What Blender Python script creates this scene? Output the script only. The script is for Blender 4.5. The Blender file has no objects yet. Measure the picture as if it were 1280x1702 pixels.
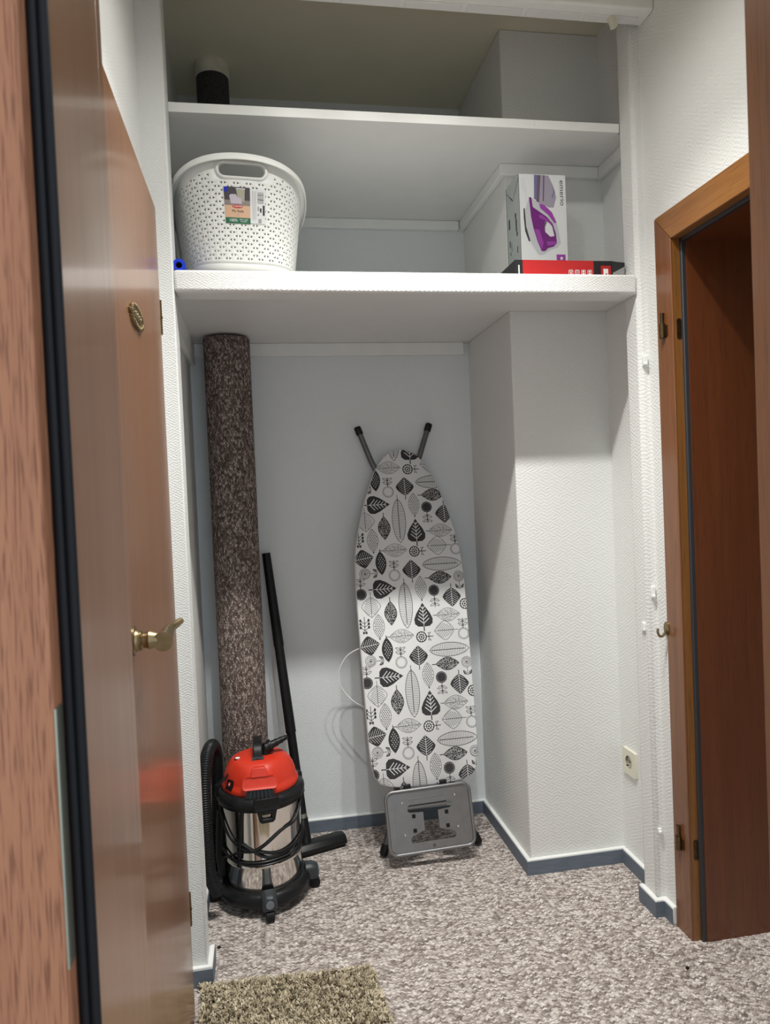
import bpy, math, random
from mathutils import Vector, Matrix
from mathutils.geometry import tessellate_polygon
random.seed(7)
S = bpy.context.scene
COL = S.collection
PI = math.pi

# ------------------------------------------------------------------ camera, world, light, exposure
FPX = 1186.1
CAM = (0.2002, -1.9215, 1.2743); YAW, PITCH, ROLL = 0.1693, -0.0248, -0.0422
cy, sy, cp, sp = math.cos(YAW), math.sin(YAW), math.cos(PITCH), math.sin(PITCH)
fwd = Vector((sy*cp, cy*cp, sp)); rt = Vector((cy, -sy, 0)); up = rt.cross(fwd)
c_, s_ = math.cos(ROLL), math.sin(ROLL)
r2 = c_*rt + s_*up; u2 = -s_*rt + c_*up
cd = bpy.data.cameras.new('camera'); co = bpy.data.objects.new('camera', cd); COL.objects.link(co)
m = Matrix.Identity(4)
for i in range(3):
    m[i][0] = r2[i]; m[i][1] = u2[i]; m[i][2] = -fwd[i]; m[i][3] = CAM[i]
co.matrix_world = m
cd.sensor_fit = 'VERTICAL'; cd.sensor_height = 8.0; cd.sensor_width = 6.0
cd.lens = 8.0*FPX/1702.0
cd.clip_start = 0.02
cd.dof.use_dof = True; cd.dof.focus_distance = 2.35; cd.dof.aperture_fstop = 1.9
S.camera = co
S.view_settings.view_transform = 'Standard'; S.view_settings.look = 'None'
S.view_settings.gamma = 1.0; S.view_settings.use_curve_mapping = False
S.view_settings.exposure = -0.58

W_ = bpy.data.worlds.new('world'); S.world = W_; W_.use_nodes = True
WORLD_STRENGTH = 1.85
bg = W_.node_tree.nodes['Background']; bg.inputs[0].default_value = (0.82, 0.92, 1.0, 1); bg.inputs[1].default_value = WORLD_STRENGTH
# each of the three reflector bulbs on the hall ceiling: (watt, cone, tilt) of its beam and of its wide spill
LAMP_BEAMS = ((92.0, math.radians(96), math.radians(5)), (14.0, math.radians(165), math.radians(5)))
LAMP_X, LAMP_Y, LAMP_Z = (0.36, 0.61, 0.86), -0.50, 2.585
LAMP_COL = (1.0, 0.985, 0.935)

# ------------------------------------------------------------------ material helpers
def mat(name, col=(.8, .8, .8), rough=.5, metal=0.0, spec=.5, coat=0.0):
    M = bpy.data.materials.new(name); M.use_nodes = True
    p = M.node_tree.nodes['Principled BSDF']
    p.inputs['Base Color'].default_value = (*col, 1); p.inputs['Roughness'].default_value = rough
    p.inputs['Metallic'].default_value = metal; p.inputs['Specular IOR Level'].default_value = spec
    p.inputs['Coat Weight'].default_value = coat; p.inputs['Coat Roughness'].default_value = .12
    return M
def nodes(M):
    nt = M.node_tree; return nt, nt.nodes['Principled BSDF']
def N(nt, t, **kw):
    n = nt.nodes.new(t)
    for k, v in kw.items():
        if k in n.inputs.keys(): n.inputs[k].default_value = v
        else: setattr(n, k, v)
    return n
def L(nt, a, b): nt.links.new(a, b)
def ramp(nt, stops, interp='LINEAR'):
    r = nt.nodes.new('ShaderNodeValToRGB'); cr = r.color_ramp; cr.interpolation = interp
    while len(cr.elements) < len(stops): cr.elements.new(.5)
    for e, (p, c) in zip(cr.elements, stops): e.position = p; e.color = (*c, 1)
    return r
def noisy(name, c0, c1, scale=40, rough=.5, bump=0.0, bdist=.001, metal=0, coat=0, detail=4, stretch=(1, 1, 1), spec=.5, bscale=None):
    M = mat(name, c0, rough, metal, spec, coat); nt, p = nodes(M)
    tc = N(nt, 'ShaderNodeTexCoord'); mp = N(nt, 'ShaderNodeMapping'); mp.inputs['Scale'].default_value = stretch
    L(nt, tc.outputs['Object'], mp.inputs[0])
    n = N(nt, 'ShaderNodeTexNoise', Scale=scale, Detail=detail); L(nt, mp.outputs[0], n.inputs['Vector'])
    r = ramp(nt, [(.3, c0), (.7, c1)]); L(nt, n.outputs[0], r.inputs[0]); L(nt, r.outputs[0], p.inputs['Base Color'])
    if bump:
        n2 = n
        if bscale:
            n2 = N(nt, 'ShaderNodeTexNoise', Scale=bscale, Detail=2); L(nt, mp.outputs[0], n2.inputs['Vector'])
        b = N(nt, 'ShaderNodeBump', Strength=bump, Distance=bdist); L(nt, n2.outputs[0], b.inputs['Height']); L(nt, b.outputs[0], p.inputs['Normal'])
    return M
def wallpaper(name, col=(.80, .81, .795), scale=1.0, strength=.85):
    """white painted relief wallpaper: short diagonal strokes in two directions"""
    M = mat(name, col, .65, spec=.3); nt, p = nodes(M)
    tc = N(nt, 'ShaderNodeTexCoord'); sx = N(nt, 'ShaderNodeSeparateXYZ'); L(nt, tc.outputs['Object'], sx.inputs[0])
    def math_(op, a, b):
        n = N(nt, 'ShaderNodeMath', operation=op)
        for i, v in enumerate((a, b)):
            if isinstance(v, (int, float)): n.inputs[i].default_value = v
            else: L(nt, v, n.inputs[i])
        return n.outputs[0]
    h = math_('ADD', sx.outputs[0], sx.outputs[1])
    warp = N(nt, 'ShaderNodeTexNoise', Scale=90*scale, Detail=1); L(nt, tc.outputs['Object'], warp.inputs['Vector'])
    wv = math_('MULTIPLY', warp.outputs[0], 5.0)
    fr = 520*scale
    a = math_('SINE', math_('ADD', math_('MULTIPLY', math_('ADD', math_('MULTIPLY', h, .55), sx.outputs[2]), fr), wv), 0)
    b = math_('SINE', math_('ADD', math_('MULTIPLY', math_('SUBTRACT', math_('MULTIPLY', h, .55), sx.outputs[2]), fr), wv), 0)
    msk = N(nt, 'ShaderNodeTexNoise', Scale=42*scale, Detail=0); L(nt, tc.outputs['Object'], msk.inputs['Vector'])
    mr = ramp(nt, [(.46, (0, 0, 0)), (.54, (1, 1, 1))]); L(nt, msk.outputs[0], mr.inputs[0])
    mx = N(nt, 'ShaderNodeMix', data_type='FLOAT'); L(nt, mr.outputs[0], mx.inputs[0]); L(nt, a, mx.inputs[2]); L(nt, b, mx.inputs[3])
    fine = N(nt, 'ShaderNodeTexNoise', Scale=420*scale, Detail=2); L(nt, tc.outputs['Object'], fine.inputs['Vector'])
    hh = math_('ADD', math_('MULTIPLY', mx.outputs[0], .25), math_('MULTIPLY', fine.outputs[0], 1.2))
    bp = N(nt, 'ShaderNodeBump', Strength=strength, Distance=.0012); L(nt, hh, bp.inputs['Height']); L(nt, bp.outputs[0], p.inputs['Normal'])
    return M
def wood(name, c0, c1, cpore, axis='z', rough=.32, coat=.35, pore=.5, th=.56, spec=.5, ps=330):
    M = mat(name, c0, rough, 0, spec, coat); nt, p = nodes(M)
    tc = N(nt, 'ShaderNodeTexCoord')
    st = {'z': (1, 1, .035), 'y': (1, .035, 1), 'x': (.035, 1, 1)}[axis]
    mp = N(nt, 'ShaderNodeMapping'); mp.inputs['Scale'].default_value = st; L(nt, tc.outputs['Object'], mp.inputs[0])
    n1 = N(nt, 'ShaderNodeTexNoise', Scale=38, Detail=5, Roughness=.6, Distortion=.4); L(nt, mp.outputs[0], n1.inputs['Vector'])
    r1 = ramp(nt, [(.3, c0), (.7, c1)]); L(nt, n1.outputs[0], r1.inputs[0])
    n2 = N(nt, 'ShaderNodeTexNoise', Scale=ps, Detail=2); L(nt, mp.outputs[0], n2.inputs['Vector'])
    r2_ = ramp(nt, [(th, (0, 0, 0)), (th+.13, (pore,)*3)]); L(nt, n2.outputs[0], r2_.inputs[0])
    mx = N(nt, 'ShaderNodeMix', data_type='RGBA'); L(nt, r2_.outputs[0], mx.inputs[0]); L(nt, r1.outputs[0], mx.inputs[6]); mx.inputs[7].default_value = (*cpore, 1)
    L(nt, mx.outputs[2], p.inputs['Base Color'])
    b = N(nt, 'ShaderNodeBump', Strength=.12, Distance=.0006, invert=True); L(nt, r2_.outputs[0], b.inputs['Height']); L(nt, b.outputs[0], p.inputs['Normal'])
    return M
def carpet(name, stops, row=.0056, length=.0130, bump=.9):
    """loop pile laid in wavy rows of short light and dark loops, on the UV map (metres)"""
    M = mat(name, (.5, .5, .5), .95, spec=.1); nt, p = nodes(M)
    uv = N(nt, 'ShaderNodeUVMap')
    wn = N(nt, 'ShaderNodeTexNoise', Scale=80, Detail=2); L(nt, uv.outputs[0], wn.inputs['Vector'])
    ws = N(nt, 'ShaderNodeVectorMath', operation='MULTIPLY_ADD'); L(nt, wn.outputs['Color'], ws.inputs[0]); ws.inputs[1].default_value = (.009, .007, 0); L(nt, uv.outputs[0], ws.inputs[2])
    sx = N(nt, 'ShaderNodeSeparateXYZ'); L(nt, ws.outputs[0], sx.inputs[0])
    def m_(op, a, b=0.0):
        n = N(nt, 'ShaderNodeMath', operation=op)
        for i, v in enumerate((a, b)):
            if isinstance(v, (int, float)): n.inputs[i].default_value = v
            else: L(nt, v, n.inputs[i])
        return n.outputs[0]
    zig = m_('MULTIPLY', m_('PINGPONG', sx.outputs[0], length*.55), .75)
    cx = N(nt, 'ShaderNodeCombineXYZ'); L(nt, m_('MULTIPLY', sx.outputs[0], 1/length), cx.inputs[0]); L(nt, m_('MULTIPLY', m_('ADD', sx.outputs[1], zig), 1/row), cx.inputs[1])
    v = N(nt, 'ShaderNodeTexVoronoi', Scale=1.0, Randomness=.8, voronoi_dimensions='2D'); L(nt, cx.outputs[0], v.inputs['Vector'])
    sp_ = N(nt, 'ShaderNodeSeparateColor'); L(nt, v.outputs['Color'], sp_.inputs[0])
    r = ramp(nt, stops); L(nt, sp_.outputs[0], r.inputs[0])
    dk = ramp(nt, [(.30, (1, 1, 1)), (.72, (.38, .36, .35))]); L(nt, v.outputs['Distance'], dk.inputs[0])
    mu = N(nt, 'ShaderNodeMix', data_type='RGBA', blend_type='MULTIPLY'); mu.inputs[0].default_value = .85
    L(nt, r.outputs[0], mu.inputs[6]); L(nt, dk.outputs[0], mu.inputs[7]); L(nt, mu.outputs[2], p.inputs['Base Color'])
    b = N(nt, 'ShaderNodeBump', Strength=bump, Distance=.0035, invert=True); L(nt, v.outputs['Distance'], b.inputs['Height']); L(nt, b.outputs[0], p.inputs['Normal'])
    return M

M = {}
M['wall'] = wallpaper('relief_wallpaper', scale=1.08, strength=.78)
M['wall_fine'] = wallpaper('fine_relief_wallpaper', scale=1.5, strength=.45)
M['wall_blue'] = wallpaper('pale_blue_relief_wallpaper', (.765, .80, .81), 1.4, .55)
M['weave'] = wallpaper('woven_relief_wallpaper', scale=1.7, strength=.8)
M['ceil'] = noisy('painted_plaster', (.77, .735, .58), (.81, .77, .62), 6, .8, .3, .001, bscale=160)
M['white_board'] = noisy('white_lacquered_board', (.77, .775, .765), (.80, .80, .79), 12, .42, .05, .0006)
M['white_trim'] = noisy('white_gloss_trim', (.82, .84, .82), (.86, .87, .85), 20, .35)
M['blue_strip'] = noisy('blue_grey_skirting', (.115, .145, .185), (.15, .182, .225), 25, .55, .3, .0005, stretch=(1, 1, 5))
M['floor'] = carpet('loop_carpet', [(0, (.25, .205, .188)), (.3, (.45, .39, .36)), (.65, (.64, .57, .53)), (1, (.90, .84, .80))])
M['roll'] = carpet('rolled_carpet_shaded', [(0, (.10, .075, .066)), (.45, (.185, .142, .126)), (.72, (.30, .24, .215)), (1, (.58, .50, .46))], .0044, .0098)  # floor carpet in browner, darker colours, including the shade of its corner
M['frame_wood'] = wood('oak_frame', (.165, .058, .019), (.235, .092, .031), (.09, .03, .012))
M['frame_wood_h'] = wood('oak_frame_header', (.245, .095, .018), (.32, .135, .030), (.11, .035, .01), 'y')
M['frame_wood_v'] = wood('oak_frame_rebate', (.22, .09, .02), (.29, .125, .03), (.10, .035, .012))
M['leaf_wood'] = wood('door_leaf_wood', (.215, .092, .040), (.27, .122, .056), (.13, .05, .025), rough=.30, coat=.35, pore=.35)
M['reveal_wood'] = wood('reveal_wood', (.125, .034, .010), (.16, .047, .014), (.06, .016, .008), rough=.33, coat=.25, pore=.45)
M['near_wood'] = wood('near_frame_wood', (.35, .15, .080), (.44, .20, .11), (.15, .05, .03), rough=.5, coat=0, pore=.7, th=.50, spec=.25, ps=620)
M['rubber'] = mat('black_rubber', (.008, .0085, .011), .55, spec=.25)
M['gasket_grey'] = mat('grey_rubber_seal', (.035, .035, .04), .5)
M['brass'] = noisy('aged_brass', (.25, .19, .10), (.37, .29, .165), 60, .35, metal=1)
M['bronze'] = noisy('dark_bronze', (.10, .07, .04), (.18, .12, .06), 80, .4, metal=1)
M['steel_plate'] = mat('zinc_plate', (.42, .45, .38), .45, 1)
M['socket'] = mat('cream_plastic', (.72, .70, .58), .35)
M['socket_in'] = mat('cream_plastic_recess', (.60, .58, .47), .45)
M['black_pl'] = noisy('black_plastic', (.006, .0065, .0075), (.011, .0115, .013), 90, .38, spec=.3)
M['black_soft'] = noisy('black_matt_plastic', (.006, .006, .0075), (.010, .010, .012), 60, .5, spec=.25)
M['dark_grey_pl'] = mat('dark_grey_plastic', (.028, .035, .040), .45)
M['grey_pl'] = mat('grey_plastic', (.16, .18, .20), .5)
M['red'] = noisy('red_plastic', (.60, .032, .011), (.64, .036, .013), 30, .42)
M['chrome'] = mat('polished_steel', (.80, .77, .73), .09, 1)
M['tube_metal'] = noisy('grey_lacquered_tube', (.13, .13, .135), (.16, .16, .165), 40, .35, metal=.7)
M['tray_metal'] = noisy('grey_lacquered_tray', (.24, .24, .245), (.27, .27, .275), 30, .38, metal=.75)
M['cover'] = noisy('white_cotton_cover', (.74, .745, .75), (.78, .785, .79), 900, .85, .15, .0004, spec=.2)
M['ink'] = mat('charcoal_print', (.045, .043, .046), .85, spec=.2)
M['ink_white'] = mat('white_print', (.76, .765, .77), .85, spec=.2)
M['cable_white'] = mat('white_cable', (.78, .78, .76), .45)
M['basket'] = noisy('white_basket_plastic', (.74, .76, .735), (.77, .785, .76), 20, .5)
M['blue'] = noisy('blue_film', (.005, .03, .50), (.01, .05, .65), 50, .3)
M['foam'] = noisy('black_pipe_insulation', (.018, .018, .02), (.06, .06, .065), 130, .95, .5, .002)
M['collar'] = noisy('cream_plaster_collar', (.58, .55, .45), (.68, .64, .53), 40, .85, .3, .002)
M['lamp_white'] = mat('lamp_white_metal', (.8, .8, .8), .4)

# ------------------------------------------------------------------ mesh helpers
class MB:
    def __init__(s): s.v = []; s.f = []; s.uv = None
    def add(s, vs, fs):
        o = len(s.v); s.v += [tuple(v) for v in vs]; s.f += [tuple(i+o for i in f) for f in fs]; return s
    def box(s, x0, x1, y0, y1, z0, z1):
        return s.add([(x, y, z) for z in (z0, z1) for y in (y0, y1) for x in (x0, x1)],
                     [(0, 2, 3, 1), (4, 5, 7, 6), (0, 1, 5, 4), (2, 6, 7, 3), (0, 4, 6, 2), (1, 3, 7, 5)])
    def obox(s, c, ex, ey, ez):
        """box with centre c and half-axis vectors"""
        c, ex, ey, ez = map(Vector, (c, ex, ey, ez))
        return s.add([c + i*ex + j*ey + k*ez for k in (-1, 1) for j in (-1, 1) for i in (-1, 1)],
                     [(0, 2, 3, 1), (4, 5, 7, 6), (0, 1, 5, 4), (2, 6, 7, 3), (0, 4, 6, 2), (1, 3, 7, 5)])
    def prism(s, poly, a, b, axis='z', holes=()):
        def P(p, h):
            return {'z': (p[0], p[1], h), 'y': (p[0], h, p[1]), 'x': (h, p[0], p[1])}[axis]
        return s.plate(poly, holes, lambda u, v, w: P((u, v), w), a, b)
    def plate(s, poly, holes, fn, a, b):
        loops = [list(poly)] + [list(h) for h in holes]
        flat = [p for l in loops for p in l]; n = len(flat)
        tris = tessellate_polygon([[Vector((p[0], p[1], 0)) for p in l] for l in loops])
        vs = [fn(p[0], p[1], a) for p in flat] + [fn(p[0], p[1], b) for p in flat]
        fs = [tuple(t) for t in tris] + [tuple(i+n for i in reversed(t)) for t in tris]
        o = 0
        for l in loops:
            k = len(l)
            for i in range(k):
                j = (i+1) % k; fs.append((o+i, o+j, n+o+j, n+o+i))
            o += k
        return s.add(vs, fs)
    def tube(s, path, r, n=12, cap=True, rs=None):
        path = [Vector(p) for p in path]; m_ = len(path); o = len(s.v)
        t0 = (path[1]-path[0]).normalized()
        a = Vector((0, 0, 1)) if abs(t0.z) < .9 else Vector((1, 0, 0))
        nrm = t0.cross(a).normalized()
        vs = []; fs = []
        for i, p in enumerate(path):
            t = (path[min(i+1, m_-1)]-path[max(i-1, 0)]).normalized()
            nrm = (nrm - t*nrm.dot(t)).normalized(); b = t.cross(nrm)
            rr = rs[i] if rs else r
            vs += [p + rr*(math.cos(2*PI*k/n)*nrm + math.sin(2*PI*k/n)*b) for k in range(n)]
        for i in range(m_-1):
            for k in range(n):
                fs.append((i*n+k, i*n+(k+1) % n, (i+1)*n+(k+1) % n, (i+1)*n+k))
        if cap: fs.append(tuple(reversed(range(n)))); fs.append(tuple((m_-1)*n+k for k in range(n)))
        return s.add(vs, fs)
    def lathe(s, prof, c=(0, 0, 0), n=48, fr=None, cap=True):
        """profile of (radius, z); fr(angle, z) scales the radius"""
        vs = []; fs = []; m_ = len(prof)
        for (r, z) in prof:
            for k in range(n):
                a = 2*PI*k/n; q = r*(fr(a, z) if fr else 1)
                vs.append((c[0]+q*math.cos(a), c[1]+q*math.sin(a), c[2]+z))
        for i in range(m_-1):
            for k in range(n):
                fs.append((i*n+k, i*n+(k+1) % n, (i+1)*n+(k+1) % n, (i+1)*n+k))
        if cap: fs.append(tuple(reversed(range(n)))); fs.append(tuple((m_-1)*n+k for k in range(n)))
        return s.add(vs, fs)
    def build(s, name, material, parent=None, smooth=False, bevel=0.0, seg=2, world=True, solid=0.0, angle=40):
        me = bpy.data.meshes.new(name)
        off = Vector((0, 0, 0))
        if parent is not None and world:
            q = parent
            while q is not None: off += q.location; q = q.parent
        me.from_pydata([tuple(Vector(v)-off) for v in s.v], [], s.f); me.update()
        bm_fix(me)
        o = bpy.data.objects.new(name, me); COL.objects.link(o)
        for mm in (material if isinstance(material, (list, tuple)) else [material]): me.materials.append(mm)
        if parent is not None: o.parent = parent
        if s.uv:
            ul = me.uv_layers.new(name='UVMap')
            for lp in me.loops:
                ul.data[lp.index].uv = s.uv(Vector(me.vertices[lp.vertex_index].co)+off)
        if solid:
            md = o.modifiers.new('thickness', 'SOLIDIFY'); md.thickness = solid; md.offset = -1
        if bevel:
            md = o.modifiers.new('bevel', 'BEVEL'); md.width = bevel; md.segments = seg; md.limit_method = 'ANGLE'; md.angle_limit = math.radians(35)
        if smooth or bevel:
            for p in me.polygons: p.use_smooth = True
            if not smooth or True:
                try: me.set_sharp_from_angle(angle=math.radians(angle))
                except Exception: pass
        return o
import bmesh
def bm_fix(me):
    b = bmesh.new(); b.from_mesh(me); bmesh.ops.recalc_face_normals(b, faces=b.faces); b.to_mesh(me); b.free()
def tag(o, label, cat, group=None, kind=None):
    o['label'] = label
    if cat: o['category'] = cat
    if group: o['group'] = group
    if kind: o['kind'] = kind
    return o
def struct(o, label, cat='wall'):
    return tag(o, label, cat, kind='structure')
def empty(name, loc, rz=0):
    o = bpy.data.objects.new(name, None); COL.objects.link(o); o.location = loc; o.rotation_euler = (0, 0, rz); o.empty_display_size = .05
    return o
def catmull(pts, k=8):
    P = [Vector(p) for p in pts]; P = [2*P[0]-P[1]] + P + [2*P[-1]-P[-2]]; out = []
    for i in range(1, len(P)-2):
        for j in range(k):
            t = j/k; a, b, c, d = P[i-1], P[i], P[i+1], P[i+2]
            out.append(.5*((2*b)+(-a+c)*t+(2*a-5*b+4*c-d)*t*t+(-a+3*b-3*c+d)*t**3))
    out.append(P[-2]); return out
def circ(cx, cy_, r, n=20, ry=None, a0=0):
    ry = ry or r
    return [(cx+r*math.cos(a0+2*PI*i/n), cy_+ry*math.sin(a0+2*PI*i/n)) for i in range(n)]
def rrect(x0, x1, y0, y1, r, n=6):
    out = []
    for cx, cy_, a in ((x1-r, y1-r, 0), (x0+r, y1-r, PI/2), (x0+r, y0+r, PI), (x1-r, y0+r, 1.5*PI)):
        out += [(cx+r*math.cos(a+PI/2*i/n), cy_+r*math.sin(a+PI/2*i/n)) for i in range(n+1)]
    return out
def text_tris(body, size, align='CENTER'):
    cu = bpy.data.curves.new('glyphs', 'FONT'); cu.body = body; cu.size = size; cu.align_x = align; cu.align_y = 'CENTER'; cu.resolution_u = 3
    ob = bpy.data.objects.new('glyphs', cu); me = bpy.data.meshes.new_from_object(ob)
    me.calc_loop_triangles()
    tr = [[(me.vertices[i].co.x, me.vertices[i].co.y) for i in t.vertices] for t in me.loop_triangles]
    bpy.data.objects.remove(ob); bpy.data.curves.remove(cu); bpy.data.meshes.remove(me)
    return tr

# ------------------------------------------------------------------ room dimensions (metres; y = 0 is the face of the recess)
OW = 1.2962            # width of the recess opening
D, DC, XC = .788, .3073, 1.0198      # back wall, chimney breast front, chimney breast side
XNL, XNR = -.038, 1.3559             # side walls inside the recess
PD = .0807             # depth of the front piers
XHL, XHR = -.066, 1.3239             # hall side walls
ZC, ZH = 2.755, 2.66   # ceilings: recess, hall
YF0, YF1 = -1.308, -1.0865            # wall with the near doorway
ZB0, ZB1, ZS = 1.8221, 1.879, 1.852  # lintel bottom / shelf top / shelf underside

def sbox(name, label, dims, m_, cat='wall', bevel=0.0):
    return struct(MB().box(*dims).build(name, m_, bevel=bevel), label, cat)

fl = MB()
fl.box(-1.6, 3.0, -3.2, 1.0, -.05, 0); fl.uv = lambda v: (v.x, v.y)
struct(fl.build('floor', M['floor']), 'beige and grey-brown loop pile carpet covering the floor', 'floor')
sbox('ceiling_hall', 'white ceiling of the hall in front of the recess', (-.3, 1.7, YF0, 0.0, ZH, ZH+.15), M['ceil'], 'ceiling')
sbox('ceiling_recess', 'dull cream plaster ceiling above the top shelf in the recess', (-.3, 1.7, 0.0, 1.0, ZC, ZC+.06), M['ceil'], 'ceiling')
sbox('wall_back', 'white papered back wall of the recess behind the ironing board', (-.2, XC+.1, D, D+.1, 0, ZC), M['wall_blue'])
sbox('wall_recess_left', 'white side wall inside the recess beside the carpet roll', (-.2, XNL, PD, D+.02, 0, ZC), M['wall_fine'])
sbox('wall_chimney_breast', 'white papered chimney breast boxed into the back right corner', (XC, 1.6, DC, D+.02, 0, ZC), M['wall'], bevel=.004)
sbox('wall_recess_right', 'white right side wall inside the recess with the socket', (XNR, 1.6, PD-.002, DC+.02, 0, ZC), M['wall'])
sbox('wall_pier_left', 'white woven-textured pier framing the left edge of the recess', (-.2, 0, 0, PD, 0, ZC), M['weave'], bevel=.004)
sbox('wall_pier_right', 'white papered pier framing the right edge of the recess', (OW, 1.6, 0, PD, 0, ZC), M['wall'], bevel=.012)
sbox('wall_left', 'white hall side wall above the left door', (-.3, XHL, YF1, 0.0, 0, ZH), M['wall_fine'])
# right hall wall with a doorway
DY0, DY1, DZ = -.14, -.93, 1.94      # structural opening
wr = MB()
wr.box(XHR, 1.60, DY0+.02, 0, 0, ZH); wr.box(XHR, 1.60, DY1-.02, DY0+.02, DZ+.02, ZH); wr.box(XHR, 1.60, YF1, DY1-.02, 0, ZH)
struct(wr.build('wall_right', M['wall']), 'white textured hall wall around the right-hand doorway', 'wall')
# wall with the near doorway
JX0, JX1, JZ = .0466, .8467, 2.02
wf = MB()
wf.box(-1.6, JX0-.03, YF0, YF1, 0, ZH+.1); wf.box(JX1+.03, 3.0, YF0, YF1, 0, ZH+.1); wf.box(JX0-.03, JX1+.03, YF0, YF1, JZ+.03, ZH+.1)
struct(wf.build('wall_front', M['wall']), 'white wall holding the near door frame', 'wall')
sr = MB()
sr.box(2.5, 2.55, YF1, .6, 0, 2.5); sr.box(1.6, 2.55, .55, .6, 0, 2.5); sr.box(1.6, 2.55, YF1, YF1+.05, 0, 2.5); sr.box(1.6, 2.55, YF1, .6, 2.5, 2.55)
struct(sr.build('wall_side_room', M['wall']), 'unlit white walls of the room beyond the right-hand doorway', 'wall')

# skirting: white core with a blue-grey face strip
TB, HB = .016, .052
def skirting(name, path, label):
    """path runs with the wall on its left; the strip grows to the right"""
    def off(d):
        out = []; ns = []
        for (x0, y0), (x1, y1) in zip(path, path[1:]):
            q = math.hypot(x1-x0, y1-y0); ns.append(((y1-y0)/q, -(x1-x0)/q))
        for i, p in enumerate(path):
            n1 = ns[max(i-1, 0)]; n2 = ns[min(i, len(ns)-1)]; k = 1+n1[0]*n2[0]+n1[1]*n2[1]
            out.append((p[0]+(n1[0]+n2[0])/k*d, p[1]+(n1[1]+n2[1])/k*d))
        return out
    o = struct(MB().prism(off(0)+off(TB-.0015)[::-1], 0, HB).build(name, M['white_trim'], bevel=.003), label, 'baseboard')
    MB().prism(off(TB-.0015)+off(TB)[::-1], 0, HB-.006).build('blue_facing', M['blue_strip'], o)
skirting('baseboard_back', [(XNL, D), (XC, D)], 'blue-grey skirting with white top along the back wall')
skirting('baseboard_chimney', [(XC, D-TB), (XC, DC), (XNR, DC)], 'blue-grey skirting wrapped round the chimney breast')
skirting('baseboard_recess_right', [(XNR, DC-TB), (XNR, PD)], 'short blue-grey skirting below the wall socket')
skirting('baseboard_pier_right', [(OW, PD), (OW, 0), (XHR, 0), (XHR, -.058)], 'blue-grey skirting stepping round the right pier')
skirting('baseboard_recess_left', [(XNL, PD), (XNL, D-TB)], 'blue-grey skirting on the left wall behind the vacuum cleaner')
skirting('baseboard_pier_left', [(XHL, 0), (0, 0), (0, PD+.004)], 'blue-grey skirting with white top round the left pier')

# ------------------------------------------------------------------ shelves
sh = empty('shelf', (.62, .06, ZB0))
tag(sh, 'lower white built-in shelf with textured front lintel, carrying basket and iron box', 'shelf')
MB().box(0.0, OW, 0.0, .085, ZB0, ZB1).build('lintel', M['weave'], sh, bevel=.008, seg=3)
MB().prism([(-.036, .086), (1.354, .086), (1.354, DC-.002), (XC-.002, DC-.002), (XC-.002, D-.002), (-.036, D-.002)], ZS, ZB1-.002).build('board', M['white_board'], sh)
for dims in ((XNL, XC-.022, D-.02, D, ZS-.048, ZS), (XNL, XNL+.02, .085, D-.02, ZS-.08, ZS)):
    MB().box(*dims).build('batten', M['white_trim'], sh, bevel=.003)
us = empty('shelf', (.62, .08, 2.318))
tag(us, 'upper white shelf board below the recess ceiling', 'shelf')
SY, SZ0, SZ1 = .0714, 2.3185, 2.3437
MB().prism([(-.036, PD+.002), (-.001, PD+.002), (-.001, SY), (OW-.001, SY), (OW-.001, PD+.002), (1.354, PD+.002), (1.354, DC-.002), (XC-.002, DC-.002), (XC-.002, D-.002), (-.036, D-.002)], SZ0, SZ1).build('board', M['white_board'], us)
for a, b in ((0.001, .252), (.2525, 1.03), (1.0305, OW-.002)):
    MB().box(a, b, SY-.0015, SY, SZ0, SZ1).build('edging', M['white_trim'], us)
for dims in ((XNL, XC-.022, D-.02, D, SZ0-.036, SZ0), (XC-.02, XC, DC, D-.0, SZ0-.036, SZ0), (XC-.02, XNR-.02, DC-.02, DC-.0005, SZ0-.036, SZ0), (XNR-.02, XNR, .085, DC, SZ0-.036, SZ0)):
    MB().box(*dims).build('batten', M['white_trim'], us, bevel=.003)

# curtain rail across the top of the recess
cr = empty('curtain_rail', (.63, -.05, 2.575))
tag(cr, 'white curtain rail fixed under the ceiling across the recess', 'curtain rail')
MB().prism(rrect(-.085, -.012, 2.577, 2.66, .008), XHL, XHR-.002, 'x').build('rail', M['white_trim'], cr, smooth=True)
for i in range(8):
    a = XHL+.02+i*.17; MB().box(a, a+.155, -.052, -.022, 2.5735, 2.578).build('track_cover', M['white_board'], cr, bevel=.002)
gl = MB(); gl.obox((1.222, -.045, 2.562), (.008, 0, .004), (0, .007, 0), (-.005, 0, .016)); gl.build('end_stop', M['socket'], cr, bevel=.002)

# ------------------------------------------------------------------ left door (door_1): closed leaf in the left hall wall
d1 = empty('door_1', (-.03, -.45, 0)); struct(d1, 'glossy brown wooden door on the left with brass lever handle', 'door')
LX = -.0206
MB().box(LX-.026, LX, -.765, -.13, .008, 1.985).build('leaf', M['leaf_wood'], d1, bevel=.003)
cs = MB(); cs.box(XHL, LX-.027, -.83, -.08, 0, 2.03); cs.build('casing', M['frame_wood'], d1)
for zc in (.272, 1.724):
    hg = MB(); hg.tube([(LX-.004, -.1215, zc-.041), (LX-.004, -.1215, zc+.041)], .0065, 12)
    hg.tube([(LX-.004, -.1215, zc-.002), (LX-.004, -.1215, zc+.002)], .0078, 12); hg.build('hinge', M['bronze'], d1, smooth=True)
hd = MB(); yh, zh = -.705, 1.052
hd2 = [(0, .024), (.006, .024), (.007, .018), (.012, .016), (.016, .017), (.019, .013), (.024, .0135), (.028, .0155), (.034, .0135), (.042, .010), (.050, .0095)]
hd.tube([(LX+a, yh, zh) for a, r in hd2], 0, 20, rs=[r for a, r in hd2])
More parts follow.
